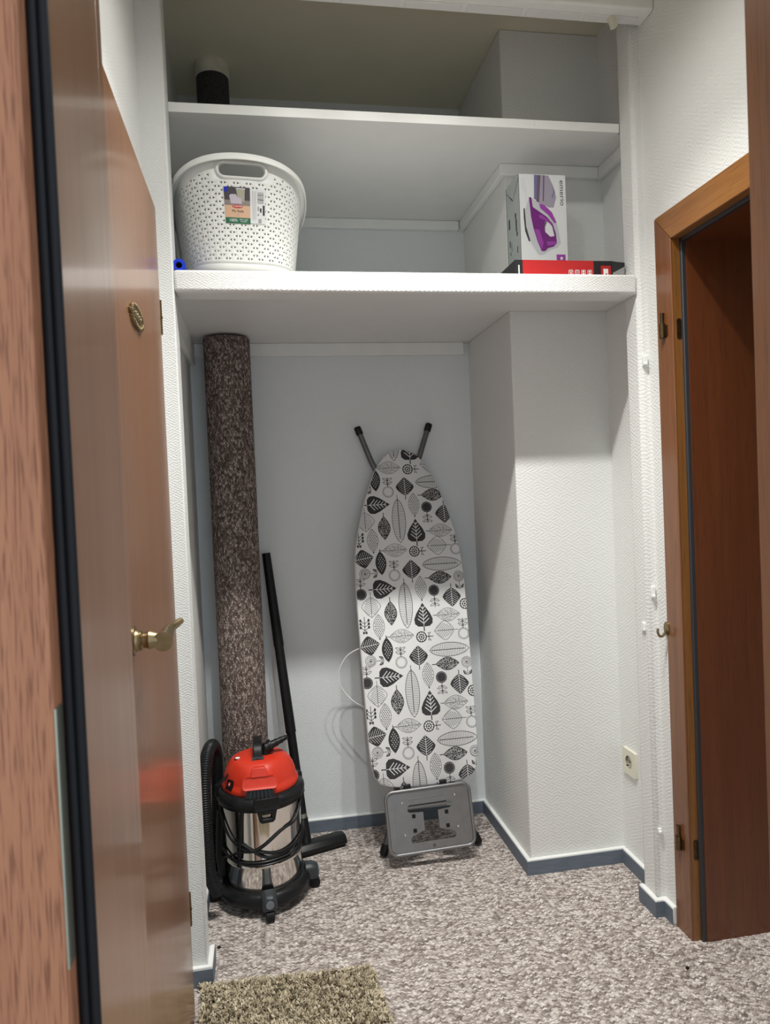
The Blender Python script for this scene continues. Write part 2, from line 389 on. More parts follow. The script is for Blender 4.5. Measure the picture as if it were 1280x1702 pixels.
handle = hd.build('handle', M['brass'], d1, smooth=True)
lv = MB(); pth = catmull([(LX+.050, yh-.010, zh-.003), (LX+.050, yh+.02, zh-.001), (LX+.049, yh+.06, zh+.001), (LX+.053, yh+.085, zh+.004), (LX+.066, yh+.112, zh+.010)], 6)
lv.tube(pth, 0, 14, rs=[.0165-.0105*(i/(len(pth)-1))**.8 for i in range(len(pth))]); lv.build('lever', M['brass'], handle, smooth=True)
pq = MB(); ply = lambda a: [(.072*math.cos(t)*(1+.10*math.cos(8*t))*a, 0.020*math.sin(t)*(1+.12*math.cos(6*t))*a) for t in [2*PI*i/48 for i in range(48)]]
pq.plate(ply(1), (), lambda u, v, w: (LX+w, -.505+u*.97, 1.628+v), 0, .004)
plq = pq.build('plaque', M['brass'], d1, bevel=.0015); plq['label'] = 'small oval cast brass plaque'
pr = MB()
for k in range(28):
    t = 2*PI*k/28; c = (LX+.0045, -.505+.060*math.cos(t), 1.628+.0185*math.sin(t)); pr.obox(c, (.002, 0, 0), (0, .003, 0), (0, 0, .003))
for k in range(7): pr.obox((LX+.005, -.535+k*.010, 1.628), (.0015, 0, 0), (0, .0025, .001), (0, 0, .005+.002*(k % 2)))
pr.build('relief', M['brass'], plq, bevel=.001)

# ------------------------------------------------------------------ right doorway (door_2): frame without a leaf
d2 = empty('door_2', (1.34, -.53, 0)); struct(d2, 'orange-brown wooden door frame on the right, its leaf taken off', 'door')
FX = 1.3179
MB().prism([(-.061, 0), (-.061, 2.0115), (-.1375, 1.932), (-.1375, 0)], FX, FX+.02, 'x').build('stile', M['frame_wood'], d2, bevel=.002)
MB().prism([(-1.009, 0), (-1.009, 2.0115), (-.9325, 1.932), (-.9325, 0)], FX, FX+.02, 'x').build('stile', M['frame_wood'], d2, bevel=.002)
MB().prism([(-.062, 2.0125), (-1.008, 2.0125), (-.9315, 1.933), (-.1385, 1.933)], FX, FX+.02, 'x').build('header', M['frame_wood_h'], d2, bevel=.002)
MB().box(FX+.006, FX+.034, -.1378, -.115, 0, 1.932).build('rebate', M['frame_wood_v'], d2)
MB().box(FX+.006, FX+.034, -.1378, -.932, 1.9325, 1.945).build('rebate', M['frame_wood_h'], d2)
MB().box(FX+.026, FX+.040, -.148, -.1372, 0, 1.932).build('seal', M['gasket_grey'], d2, bevel=.002)
MB().box(FX+.026, FX+.040, -.932, -.139, 1.922, 1.934).build('seal', M['gasket_grey'], d2, bevel=.002)
MB().box(FX+.038, 1.625, -.150, -.12, 0, 1.96).build('lining', M['reveal_wood'], d2)
MB().box(FX+.006, 1.625, -.96, -.932, 0, 1.96).build('lining', M['reveal_wood'], d2)
MB().box(FX+.038, 1.625, -.94, -.13, 1.924, 1.96).build('lining', M['reveal_wood'], d2)
for zc in (.272, 1.706):
    h = MB(); h.tube([(FX-.006, -.0955, zc-.032), (FX-.006, -.0955, zc+.006)], .0085, 14); h.tube([(FX-.006, -.0955, zc+.004), (FX-.006, -.0955, zc+.034)], .0052, 12)
    h.tube([(FX-.006, -.0955, zc+.0335), (FX-.006, -.0955, zc+.036)], .0058, 12); h.obox((FX, -.106, zc-.014), (.003, 0, 0), (0, .008, 0), (0, 0, .014))
    h.build('hinge_pin', M['bronze'], d2, smooth=True)
    MB().plate(rrect(FX+.012, FX+.026, zc-.045, zc+.012, .006), (), lambda u, v, w: (u, w, v), -.1384, -.1370).build('hinge_pocket', M['bronze'], d2)
hk = MB(); hk.plate(circ(-.0615, .858, .013, 18, .020), (), lambda u, v, w: (FX-w, u, v), 0, .003)
hk.tube(catmull([(FX-.003, -.0615, .852), (FX-.012, -.0605, .840), (FX-.022, -.059, .838), (FX-.027, -.058, .850), (FX-.026, -.058, .860)], 5), .0036, 8)
hk.build('hook', M['brass'], d2, smooth=True)

# ------------------------------------------------------------------ near doorway (door_3): frame the camera looks through
d3 = empty('door_3', (.44, -1.25, 0)); struct(d3, 'blurred brown door frame in the near foreground with black seal', 'door')
YG = -1.2945
for sgn, xj, nm in ((1, JX0, 'l'), (-1, JX1, 'r')):
    X = lambda a: xj+sgn*a
    def bx(a, b, *r): return MB().box(min(X(a), X(b)), max(X(a), X(b)), *r)
    bx(-.03, 0, YG, YF1-.012, 0, JZ).build('lining', M['leaf_wood'] if sgn > 0 else M['frame_wood'], d3)
    bx(-.09, 0, YF1-.012, YF1+.012, 0, JZ+.06).build('casing', M['leaf_wood'] if sgn > 0 else M['frame_wood'], d3, bevel=.001)
    bx(-.10, -.0166, YG-.028, YG, 0, JZ+.06).build('rebate', M['near_wood'], d3, bevel=.002)
    g = MB()
    for a, r in ((-.0040, .0045), (-.0122, .0048)):
        g.tube([(X(a), YG-.002, 0), (X(a), YG-.002, JZ)], r, 10)
    g.build('seal', M['rubber'], d3, smooth=True)
MB().box(JX0, JX1, YG, YF1-.012, JZ, JZ+.03).build('head_lining', M['leaf_wood'], d3)
MB().box(JX0-.0166, JX1+.0166, YG-.028, YG, JZ+.015, JZ+.06).build('head_rebate', M['near_wood'], d3)
MB().box(JX0-.0166, JX0-.0152, YG-.028, YG-.010, .905, 1.115).build('strike_plate', M['steel_plate'], d3)

# ------------------------------------------------------------------ socket and the painted-over fittings on the right pier
so = empty('wall_socket', (XNR, .24, .32)); tag(so, 'cream wall socket low on the recess wall beside the right pier', 'socket')
MB().plate(rrect(.222-.0, .302-.0, .318, .402, .004), (circ(.262, .36, .0215, 28),), lambda u, v, w: (XNR-w, u-.022, v), 0, .010).build('plate', M['socket'], so, bevel=.0015)
w = MB(); w.lathe([(.0215, 0), (.0215, .009)], n=28, cap=False); w.v = [(XNR-.0005-z, .24+x, .36+y) for x, y, z in w.v]; w.build('cup', M['socket_in'], so, smooth=True)
MB().plate(circ(.24, .36, .0214, 28), (), lambda u, v, w: (XNR-w, u, v), .0004, .0016).build('cup_floor', M['socket_in'], so)
for dy in (-.0095, .0095):
    MB().plate(circ(.24+dy, .36, .0026, 12), (), lambda u, v, w: (XNR-w, u, v), .0016, .0022).build('pin_hole', M['rubber'], so)
MB().obox((XNR-.005, .24, .36), (.004, 0, 0), (0, .002, 0), (0, 0, .0012)).build('screw', M['steel_plate'], so)
def clip(c, e, label):
    mb = MB(); mb.obox(c, (e[0], 0, 0), (0, e[1], 0), (0, 0, e[2])); mb.obox((c[0]-.002, c[1]-.006, c[2]-e[2]*.6), (e[0]*.8, 0, 0), (0, .004, 0), (0, 0, .004))
    tag(mb.build('wall_plug', M['white_trim'], bevel=.002), label, 'wall plug', 'painted plugs on the right pier')
clip((1.310, -.004, 1.628), (.007, .005, .016), 'white painted plug at the height of the upper hinge, right pier')
clip((1.3125, -.003, .955), (.006, .004, .018), 'upper of the two white plugs near the brass hook')
clip((1.2935, .022, .851), (.004, .009, .013), 'lower white square plug left of the brass hook')
clip((1.309, -.003, .252), (.006, .004, .006), 'small white painted plug low on the right pier')

# ------------------------------------------------------------------ hall ceiling lamp (above the frame) with three bulbs
la = empty('ceiling_lamp', (.61, LAMP_Y, ZH)); tag(la, 'white ceiling lamp bar with three downward spots above the hall', 'lamp')
MB().box(.28, .94, LAMP_Y-.03, LAMP_Y+.03, ZH-.018, ZH).build('bar', M['lamp_white'], la, bevel=.004)
for x in LAMP_X:
    MB().lathe([(.014, 0), (.018, .02), (.018, .05)], (x, LAMP_Y, ZH-.05), 20).build('bulb_holder', M['lamp_white'], la, smooth=True)
    for w_, cone, tilt in LAMP_BEAMS:
        ld = bpy.data.lights.new('bulb', 'SPOT'); ld.spot_size = cone; ld.spot_blend = 1.0; ld.energy = w_; ld.color = LAMP_COL; ld.shadow_soft_size = .022
        lo = bpy.data.objects.new('bulb', ld); COL.objects.link(lo); lo.location = (x-.61, 0, LAMP_Z-ZH); lo.rotation_euler = (tilt, 0, 0); lo.parent = la

# ------------------------------------------------------------------ rolled carpet in the left corner
ro = MB(); rc = (.099, .668); R0 = .0845; n = 72; zt = 1.842
prof = []
for i in range(n+1):
    t = i/n; a = 2.2+2*PI*t; r = R0-.007*(1-t); prof.append((rc[0]+r*math.cos(a), rc[1]+r*math.sin(a)))
inner = [(rc[0]+.03*math.cos(2.2-2*PI*i/24), rc[1]+.03*math.sin(2.2-2*PI*i/24)) for i in range(24)]
ro.plate(prof, (inner,), lambda u, v, w: (u, v, w), 0.0, zt)
ro.uv = lambda v: (v.z, math.atan2(-(v.x-rc[0]), -(v.y-rc[1]))*R0)
tag(ro.build('rolled_carpet', M['roll'], smooth=True), 'tall brown flecked carpet roll standing in the left corner', 'carpet roll')

# ------------------------------------------------------------------ insulated pipe above the top shelf
pp = empty('pipe', (.098, .60, SZ1)); tag(pp, 'short black insulated pipe between top shelf and ceiling with cream collar', 'pipe')
MB().lathe([(.0525, 0), (.054, .01), (.054, ZC-SZ1-.045), (.050, ZC-SZ1-.040)], (.098, .60, SZ1), 32).build('insulation', M['foam'], pp, smooth=True)
MB().lathe([(.054, 0), (.058, .008), (.058, .038), (.061, .0435)], (.098, .60, ZC-.044), 32).build('collar', M['collar'], pp, smooth=True)

# ------------------------------------------------------------------ laundry basket with triangular perforations
bk = empty('laundry_basket', (.163, .272, ZB1+.008), math.radians(5.5))
tag(bk, 'white perforated plastic laundry basket at the left end of the lower shelf', 'basket')
NS = 3.2
def bab(h): k = max(h, 0)/.32; return .150+.040*k**.85, .205+.042*k**.85
def bpt(t, h, off=0.0):
    a, b = bab(h); a += off; b += off
    s, c = math.sin(t), math.cos(t)
    return (a*math.copysign(abs(s)**(2/NS), s), -b*math.copysign(abs(c)**(2/NS), c))
_tab = [0.0]; _K = 4000; _p = bpt(0, .16)
for i in range(1, _K+1):
    q = bpt(2*PI*i/_K, .16); _tab.append(_tab[-1]+math.hypot(q[0]-_p[0], q[1]-_p[1])); _p = q
PER = _tab[-1]
import bisect
def sfr(s):
    s = s % 1.0; x = s*PER; i = min(max(bisect.bisect_left(_tab, x), 1), _K)
    return 2*PI*(i-1+(x-_tab[i-1])/max(_tab[i]-_tab[i-1], 1e-9))/_K
_tc = {}
def bsurf(s, h, off=0.0):
    k = round(s, 6)
    if k not in _tc: _tc[k] = sfr(s)
    p = bpt(_tc[k], h, off); return (p[0], p[1], h)
def rim(s): return .2645+.0360*math.cos(4*PI*s)
NC = int(PER/.0156/2)*2; DH = .0096; H0 = .026; NR = 32
HB0, HB1, HCOL = 22, 28, 5           # rows and columns replaced by the handle panel (front and back)
bm_ = MB(); vid = {}
def gv(c, r):
    c %= NC; h = H0+r*DH; s = c/NC; hh = min(h, rim(s)); key = (c, r)
    if key not in vid: vid[key] = len(bm_.v); bm_.v.append(bsurf(s, hh))
    return vid[key]
def inblock(c, r):
    cc = ((c+NC//4) % (NC//2))-NC//4
    return -HCOL <= cc < HCOL and HB0 <= r < HB1
for r in range(NR):
    for c in range(NC):
        h1 = H0+(r+1)*DH; s0, s1 = c/NC, (c+1)/NC
        lo_ = min(rim(s0), rim(s1)); 
        if H0+r*DH >= max(rim(s0), rim(s1)): continue
        if inblock(c, r): continue
        BL, BR, TR, TL = gv(c, r), gv(c+1, r), gv(c+1, r+1), gv(c, r+1)
        if h1 > lo_-.024 or r == 0: bm_.f.append((BL, BR, TR, TL)); continue
        right = (c+r) % 2 == 0
        h0 = H0+r*DH
        def tv(u, v): bm_.v.append(bsurf(s0+(s1-s0)*u, h0+DH*v)); return len(bm_.v)-1
        if right:
            b_, c2, a_ = tv(.15, .86), tv(.15, .14), tv(.54, .5)
            bm_.f += [(TL, BL, c2, b_), (TL, b_, TR), (b_, a_, TR), (a_, BR, TR), (c2, BR, a_), (BL, BR, c2)]
        else:
            b_, c2, a_ = tv(.85, .86), tv(.85, .14), tv(.46, .5)
            bm_.f += [(TR, b_, c2, BR), (TL, b_, TR), (TL, a_, b_), (TL, BL, a_), (BL, c2, a_), (BL, BR, c2)]
# handle panels: rectangle of grid points -> stadium opening
def stadium(n, hw, hh):
    out = []
    for i in range(n):
        a = 2*PI*i/n; out.append((math.copysign(hw-hh, math.cos(a))+hh*math.cos(a), hh*math.sin(a)))
    return out
HHW, HHH = .058, .0175
for base in (0, NC//2):
    hc = H0+(HB0+HB1)/2*DH-.001; cw = PER/NC
    outer = [(c, HB0) for c in range(-HCOL, HCOL)] + [(HCOL, r) for r in range(HB0, HB1)] + [(c, HB1) for c in range(HCOL, -HCOL, -1)] + [(-HCOL, r) for r in range(HB1, HB0, -1)]
    ow = [gv(c+base, r) for c, r in outer]; nO = len(outer)
    ang = []
    inn = []
    for c, r in outer:
        x, y = c*cw, H0+r*DH-hc; xx = max(-(HHW-HHH), min(HHW-HHH, x*.8)); dx, dy = x-xx, y; q = math.hypot(dx, dy) or 1
        inn.append((xx+HHH*dx/q, HHH*dy/q))
    iw = []
    for x, y in inn: iw.append(len(bm_.v)); bm_.v.append(bsurf(base/NC+x/PER, hc+y))
    for i in range(nO):
        j = (i+1) % nO; bm_.f.append((ow[i], ow[j], iw[j], iw[i]))
body = bm_.build('perforated_wall', M['basket'], bk, world=False, smooth=True, solid=.0026, angle=50)
for base in (0, NC//2):
    hc = H0+(HB0+HB1)/2*DH-.001
    st = stadium(40, HHW, HHH); nn = len(st)
    g = MB()
    prof_ = [(-.001, .0), (-.001, .004), (.0035, .0045), (.007, .001), (.007, -.004), (-.001, -.005)]
    for x, y in st:
        cx_ = math.copysign(HHW-HHH, x) if abs(x) > HHW-HHH else x
        dx, dy = x-cx_, y; q = math.hypot(dx, dy) or 1; dx, dy = dx/q, dy/q
        for e, o_ in prof_: g.v.append(bsurf(base/NC+(x+dx*e)/PER, hc+y+dy*e, o_))
    k = len(prof_)
    for i in range(nn):
        for j in range(k):
            g.f.append((i*k+j, ((i+1) % nn)*k+j, ((i+1) % nn)*k+(j+1) % k, i*k+(j+1) % k))
    g.build('handle_rim', M['basket'], bk, world=False, smooth=True, angle=60)
g = MB(); pr_ = [(-.0026, -.004), (-.0026, .001), (.002, .005), (.010, .0045), (.0145, .000), (.0150, -.014), (.0128, -.015), (.0105, -.003), (.0, -.004)]
NN = 120
for i in range(NN):
    s = i/NN
    for o_, dz in pr_: x, y, z = bsurf(s, rim(s), o_); g.v.append((x, y, z+dz))
k = len(pr_)
for i in range(NN):
    for j in range(k): g.f.append((i*k+j, ((i+1) % NN)*k+j, ((i+1) % NN)*k+(j+1) % k, i*k+(j+1) % k))
g.build('rim', M['basket'], bk, world=False, smooth=True, angle=60)
g = MB(); prb = [(-.020, 0.0), (-.010, .001), (-.003, .007), (.0015, .016), (.0015, .0275), (-.002, .0275)]
for i in range(NN):
    for o_, h in prb: x, y, z = bsurf(i/NN, H0, o_); g.v.append((x, y, h))
k = len(prb)
for i in range(NN):
    for j in range(k-1): g.f.append((i*k+j, ((i+1) % NN)*k+j, ((i+1) % NN)*k+j+1, i*k+j+1))
g.f.append(tuple(i*k for i in range(NN)))
g.build('base', M['basket'], bk, world=False, smooth=True, angle=60)
# printed label, wrapped on the front of the basket
LB = {}
for nm, col in (('peach', (.62, .40, .26)), ('photo', (.055, .048, .055)), ('floor_', (.24, .21, .20)), ('green', (.012, .13, .06)), ('paper', (.68, .69, .70)), ('pink', (.50, .45, .52)), ('bin', (.36, .35, .27)), ('redp', (.50, .03, .02)), ('bluep', (.01, .02, .40)), ('inkp', (.03, .03, .035)), ('whitep', (.78, .78, .78)), ('greyp', (.33, .33, .33))):
    LB[nm] = mat('label_'+nm, col, .4)
order = list(LB); lab = MB(); lmi = []
LW, LHT, LCX, LCH = .106, .092, .006, .176        # label size, centre offset and height on the basket
def lp(u, v, lev): return bsurf(LCX/PER + (u-.5)*LW/PER, LCH+(.5-v)*LHT, .0012+.00022*lev)
def lquad(poly, m_, lev):
    us = [p[0] for p in poly]
    o = len(lab.v)
    for p in poly: lab.v.append(lp(p[0], p[1], lev))
    lab.f.append(tuple(o+i for i in range(len(poly)))); lmi.append(order.index(m_))
def lrect(u0, u1, v0, v1, m_, lev, n=4):
    for i in range(n):
        a, b = u0+(u1-u0)*i/n, u0+(u1-u0)*(i+1)/n; lquad([(a, v0), (b, v0), (b, v1), (a, v1)], m_, lev)
def ltext(s, size, u, v, m_, lev, rot=0):
    for t in text_tris(s, size):
        pts = []
        for x, y in t:
            if rot: x, y = -y, x
            pts.append((u+x/LW, v-y/LHT))
        lquad(pts, m_, lev)
lrect(0, .62, 0, 1, 'peach', 0, 6); lrect(.62, 1, .02, .98, 'paper', 0)
lrect(0, .62, 0, .36, 'photo', 1, 6); lrect(0, .62, .36, .50, 'floor_', 1, 6)
lquad([(.29, .04), (.50, .04), (.48, .40), (.33, .40)], 'bin', 2); lrect(.285, .505, .03, .055, 'paper', 3, 2)
lquad([(.12, .24), (.17, .20), (.28, .20), (.32, .28), (.40, .30), (.42, .46), (.15, .46)], 'pink', 3)
lrect(0, .10, 0, .14, 'bluep', 2, 1); lrect(0, .62, .84, 1, 'green', 1, 6)
lquad([(.31+.13*math.cos(a)*(1 if abs(math.cos(a)) < .8 else 1), .53+.048*math.sin(a)) for a in [2*PI*i/20 for i in range(20)]], 'redp', 2)
ltext('CURVER', .0062, .31, .53, 'whitep', 3); ltext('My Style', .0088, .31, .66, 'inkp', 2); ltext('47L', .0055, .31, .76, 'greyp', 2)
ltext('100%', .0105, .19, .92, 'whitep', 2); ltext('RECYCLED', .0046, .45, .895, 'whitep', 2); ltext('PLASTIC', .0046, .45, .945, 'whitep', 2)
random.seed(3); vv = .10
while vv < .40:
    t = random.choice((.008, .014, .02)); lrect(.80, .95, vv, vv+t, 'inkp' if random.random() < .5 else 'greyp', 1, 1); vv += t+random.choice((.008, .014))
for i in range(7): lrect(.66+.018*i, .667+.018*i, .08, .88, 'floor_' if i % 2 else 'paper', 1, 1)
lrect(.93, .98, .46, .74, 'inkp', 1, 1); lrect(.80, .84, .50, .62, 'greyp', 1, 1); lrect(.86, .90, .54, .66, 'inkp', 1, 1); lrect(.80, .84, .70, .76, 'greyp', 1, 1); lrect(.82, .90, .84, .96, 'greyp', 1, 1)
lo_ = MB(); lo_.v = lab.v; lo_.f = lab.f
me = bpy.data.meshes.new('label'); me.from_pydata(lab.v, [], lab.f)
for nm in order: me.materials.append(LB[nm])
for p, i in zip(me.polygons, lmi): p.material_index = i
lo = bpy.data.objects.new('paper_label', me); COL.objects.link(lo); lo.parent = bk; lo['label'] = 'printed cardboard label reading My Style and 100%'

# blue roll and the crumpled cloth under the basket
br = empty('bag_roll', (.012, .05, ZB1)); tag(br, 'small blue plastic bag roll lying left of the basket, end towards the viewer', 'bag roll')
MB().plate(circ(.0135, ZB1+.0165, .0165, 28), (circ(.0135, ZB1+.0165, .0085, 20),), lambda u, v, w: (u, w, v), .018, .085).build('roll', M['blue'], br, smooth=True)
g = MB(); g.plate(circ(.0135, ZB1+.0165, .0085, 20), (circ(.0135, ZB1+.0165, .006, 20),), lambda u, v, w: (u, w, v), .024, .085); g.build('core', M['rubber'], br, smooth=True)
random.seed(11)
g = MB(); nx_, ny_ = 40, 14
for j in range(ny_+1):
    for i in range(nx_+1):
        u, v = i/nx_, j/ny_
        z = ZB1+.0008+.004*(math.sin(u*23+v*5)*.5+.5)*(math.sin(v*11+u*7)*.4+.6)*min(1, 4*v+.2)
        g.v.append((.032+u*.27, .032+v*.14+.006*math.sin(u*19), z))
for j in range(ny_):
    for i in range(nx_): a = j*(nx_+1)+i; g.f.append((a, a+1, a+nx_+2, a+nx_+1))
M['cloth'] = noisy('grey_cloth', (.12, .115, .11), (.33, .32, .31), 70, .9)
tag(g.build('cloth', M['cloth'], smooth=True, solid=-.002), 'thin crumpled grey cloth lying under the laundry basket', 'cloth')

# ------------------------------------------------------------------ boxes on the right end of the lower shelf
def printer(root, fn):
    """flat prints on a box face: fn(u, v, level) -> point"""
    store = {}
    def poly(pts, m_, lev=1):
        b = store.setdefault(m_.name, (MB(), m_))[0]
        o = len(b.v); b.v += [fn(x, y, lev) for x, y in pts]
        for t in tessellate_polygon([[Vector((x, y, 0)) for x, y in pts]]): b.f.append(tuple(o+i for i in t))
    def text(s, size, x, y, m_, lev=1, rot=0, sx=1.0):
        b = store.setdefault(m_.name, (MB(), m_))[0]
        ca, sa = math.cos(rot), math.sin(rot)
        for t in text_tris(s, size):
            o = len(b.v)
            b.v += [fn(x+px*sx*ca-py*sa, y+px*sx*sa+py*ca, lev) for px, py in t]; b.f.append((o, o+1, o+2))
    def done(name):
        for k_, (b, m_) in store.items():
            q = b.build(name, m_, root); q['kind'] = 'stuff'
    return poly, text, done
C_ = lambda nm, c, r=.4: mat(nm, c, r)
P_white, P_grey, P_pur, P_lpur, P_dark, P_lav, P_blue, P_mauve, P_black, P_red = (C_('print_white', (.74, .76, .77)), C_('print_light_grey', (.55, .56, .60)), C_('print_purple', (.17, .012, .20)), C_('print_bright_purple', (.33, .05, .38)), C_('print_dark', (.05, .05, .055)), C_('print_lavender', (.36, .33, .41)), C_('print_slate_blue', (.17, .17, .32)), C_('print_mauve', (.15, .10, .16)), C_('box_black', (.012, .012, .014)), C_('box_red', (.42, .014, .016)))
RB0, RB1, RBY0, RBY1 = .9434, 1.2431, .040, .285; RZ = ZB1+.050
rb = empty('tool_box', (1.09, .15, ZB1)); tag(rb, 'flat red and black cardboard box lying at the shelf front under the iron box', 'box')
MB().box(RB0, RB1, RBY0, RBY1, ZB1, RZ).build('carton', P_black, rb)
MB().prism([(RB1, RBY0+.002), (RB1+.045, RBY0+.012), (RB1+.038, RBY0+.05), (RB1, RBY0+.07)], RZ-.0016, RZ).build('flap', P_black, rb)
f2 = MB(); f2.v = [(RB1, RBY0+.002, RZ), (RB1, RBY0+.002, ZB1+.016), (RB1+.044, RBY0+.012, RZ-.001), (RB1+.044, RBY0+.012, RZ-.012)]; f2.f = [(0, 1, 3, 2)]; f2.build('flap', P_black, rb, solid=.0012)
poly, text, done = printer(rb, lambda u, v, lev: (RB0+u*.2997, RBY0-.0004*lev, RZ-v*.05))
poly([(.075, .0), (.80, .0), (.80, 1), (.075, 1)], P_red); poly([(.875, .28), (.98, .28), (.98, 1), (.875, 1)], P_red)
poly([(.90, .46), (.95, .46), (.95, .92), (.937, .92), (.937, .72), (.925, .72), (.918, .92), (.90, .92)], P_white, 2)
poly([(.030, .30), (.042, .30), (.042, .95), (.030, .95)], P_white)
for i, s in enumerate(('X', 'o', '11', '5')):
    x = .54+.065*i
    for a, b, c, d in ((x, x+.045, .54, .57), (x, x+.045, .86, .89), (x, x+.004, .54, .89), (x+.041, x+.045, .54, .89)): poly([(a, c), (b, c), (b, d), (a, d)], P_white, 2)
    if i == 0:
        poly([(x+.008, .60), (x+.014, .60), (x+.038, .83), (x+.032, .83)], P_white, 2); poly([(x+.032, .60), (x+.038, .60), (x+.014, .83), (x+.008, .83)], P_white, 3)
    elif i == 1:
        for q in range(3): poly([(x+.008, .61+.08*q), (x+.036, .61+.08*q), (x+.036, .64+.08*q), (x+.008, .64+.08*q)], P_grey, 2)
    else:
        for q in range(2): poly([(x+.012, .60+.12*q), (x+.033, .60+.12*q), (x+.033, .68+.12*q), (x+.012, .68+.12*q)], P_white, 2)
done('print')
IX0, IX1, IY0, IY1, IZ0, IZ1 = 1.0065, 1.1555, .15, .265, RZ, 2.2235
ib = empty('iron_box', (1.08, .2, IZ0)); tag(ib, 'upright white carton showing a purple steam iron, on the red box', 'box')
MB().box(IX0, IX1, IY0, IY1, IZ0, IZ1).build('carton', P_white, ib)
# prints measured on the photographed face: 398 x 766 units
def ifn(x, y, lev): return (IX0+(x-232-(y-92)*.03)/398*.149, IY0-.0003*lev, IZ1-(y-92)/766*.258)
poly, text, done = printer(ib, ifn)
poly([(272, 400), (282, 395), (292, 520), (332, 690), (315, 690), (285, 600), (274, 480)], P_dark, 1)
poly([(320, 297), (345, 305), (400, 345), (480, 390), (545, 480), (572, 600), (590, 700), (560, 742), (500, 762), (440, 808), (400, 808), (330, 690), (294, 560), (284, 420)], P_grey, 2)
poly([(318, 298), (338, 300), (350, 385), (400, 420), (470, 470), (520, 530), (548, 620), (556, 700), (530, 735), (480, 750), (455, 778), (425, 778), (390, 690), (355, 570), (335, 470)], P_pur, 3)
poly([(405, 350), (450, 366), (515, 430), (552, 520), (537, 527), (480, 450), (415, 395)], P_lpur, 3)
poly([(450, 515), (480, 512), (515, 555), (535, 640), (500, 648), (455, 605)], P_white, 4); poly([(450, 512), (470, 520), (455, 560), (455, 605), (445, 580)], P_mauve, 5)
poly([(365, 580), (405, 585), (440, 700), (430, 770), (395, 690)], P_lpur, 4); poly([(470, 690), (550, 690), (550, 715), (475, 728)], P_lpur, 4)
poly([(400, 455), (430, 455), (500, 515), (520, 545), (440, 495), (405, 480)], P_lpur, 4)
poly([(362, 96), (392, 97), (380, 320), (362, 310)], P_blue, 1); poly([(392, 97), (418, 97), (405, 345), (380, 330)], P_mauve, 1)
poly([(418, 97), (485, 100), (530, 200), (552, 290), (530, 385), (490, 385), (405, 345)], P_lav, 1); poly([(440, 98), (452, 98), (446, 330), (436, 330)], P_mauve, 2); poly([(520, 205), (540, 240), (520, 305), (514, 290), (528, 245)], P_blue, 2)
poly([(553, 805), (630, 805), (632, 880), (555, 880)], P_lpur, 2); poly([(585, 828), (608, 828), (606, 850), (588, 856)], P_white, 3)
for x, y0, y1 in ((258, 125, 235), (275, 125, 250), (290, 200, 430)): poly([(x, y0), (x+3, y0), (x+3+(y1-y0)*.03, y1), (x+(y1-y0)*.03, y1)], P_grey, 1)
b = MB()
for t in text_tris('emerio', .024):
    o = len(b.v)
    b.v += [(IX1-.0125+y*.85, IY0-.0004, IZ1-.054-x*1.12) for x, y in t]; b.f.append((o, o+1, o+2))
b.build('print', P_dark, ib)['kind'] = 'stuff'
done('print')
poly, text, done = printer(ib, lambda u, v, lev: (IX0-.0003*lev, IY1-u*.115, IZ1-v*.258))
for a, b_, c, d in ((.62, .72, .40, .46), (.66, .76, .47, .62), (.70, .80, .63, .68), (.13, .25, .40, .52), (.16, .24, .66, .74), (.30, .34, .70, .80), (.20, .26, .80, .84), (.72, .78, .80, .88), (0, .03, 0, 1), (0.97, 1, 0, 1)):
    poly([(a, c), (b_, c), (b_, d), (a, d)], P_dark)
poly([(0, 0), (1, 0), (1, 1.16), (0, 1.16)], C_('print_shaded_side', (.40, .44, .43)), .5)  # grey side print, with the shade on this left-facing side put into its colour
poly([(.03, .06), (.06, .06), (.52, .22), (.50, .235)], P_dark); poly([(.50, .235), (.52, .22), (.97, .03), (.97, .05)], P_dark, 2)
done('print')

# ------------------------------------------------------------------ ironing board
BO = Vector((.72, .49, .30)); BT = Vector((0, .725-.49, 1.438-.30)).normalized(); BN = Vector((1, 0, 0)).cross(BT)   # BN points to the room (-y)
if BN.y > 0: BN = -BN
bp_ = lambda u, s, w: tuple(BO + Vector((1, 0, 0))*u + BT*s + BN*w)
ir = empty('ironing_board', (.72, .55, 0)); tag(ir, 'folded ironing board with leaf-print cover leaning on the back wall', 'ironing board')
half = [(0, 1.167), (.020, 1.164), (.042, 1.155), (.064, 1.140), (.083, 1.119), (.096, 1.098), (.108, 1.077), (.122, 1.042), (.146, .98), (.165, .92), (.181, .86), (.194, .80), (.2, .74), (.2035, .65), (.203, .55), (.201, .4), (.1985, .25), (.196, .1), (.192, .04), (.183, 0), (.167, -.024), (.139, -.036), (.1, -.042), (.05, -.0445), (0, -.045)]
OUT = half + [(-x, y) for x, y in reversed(half[1:-1])]
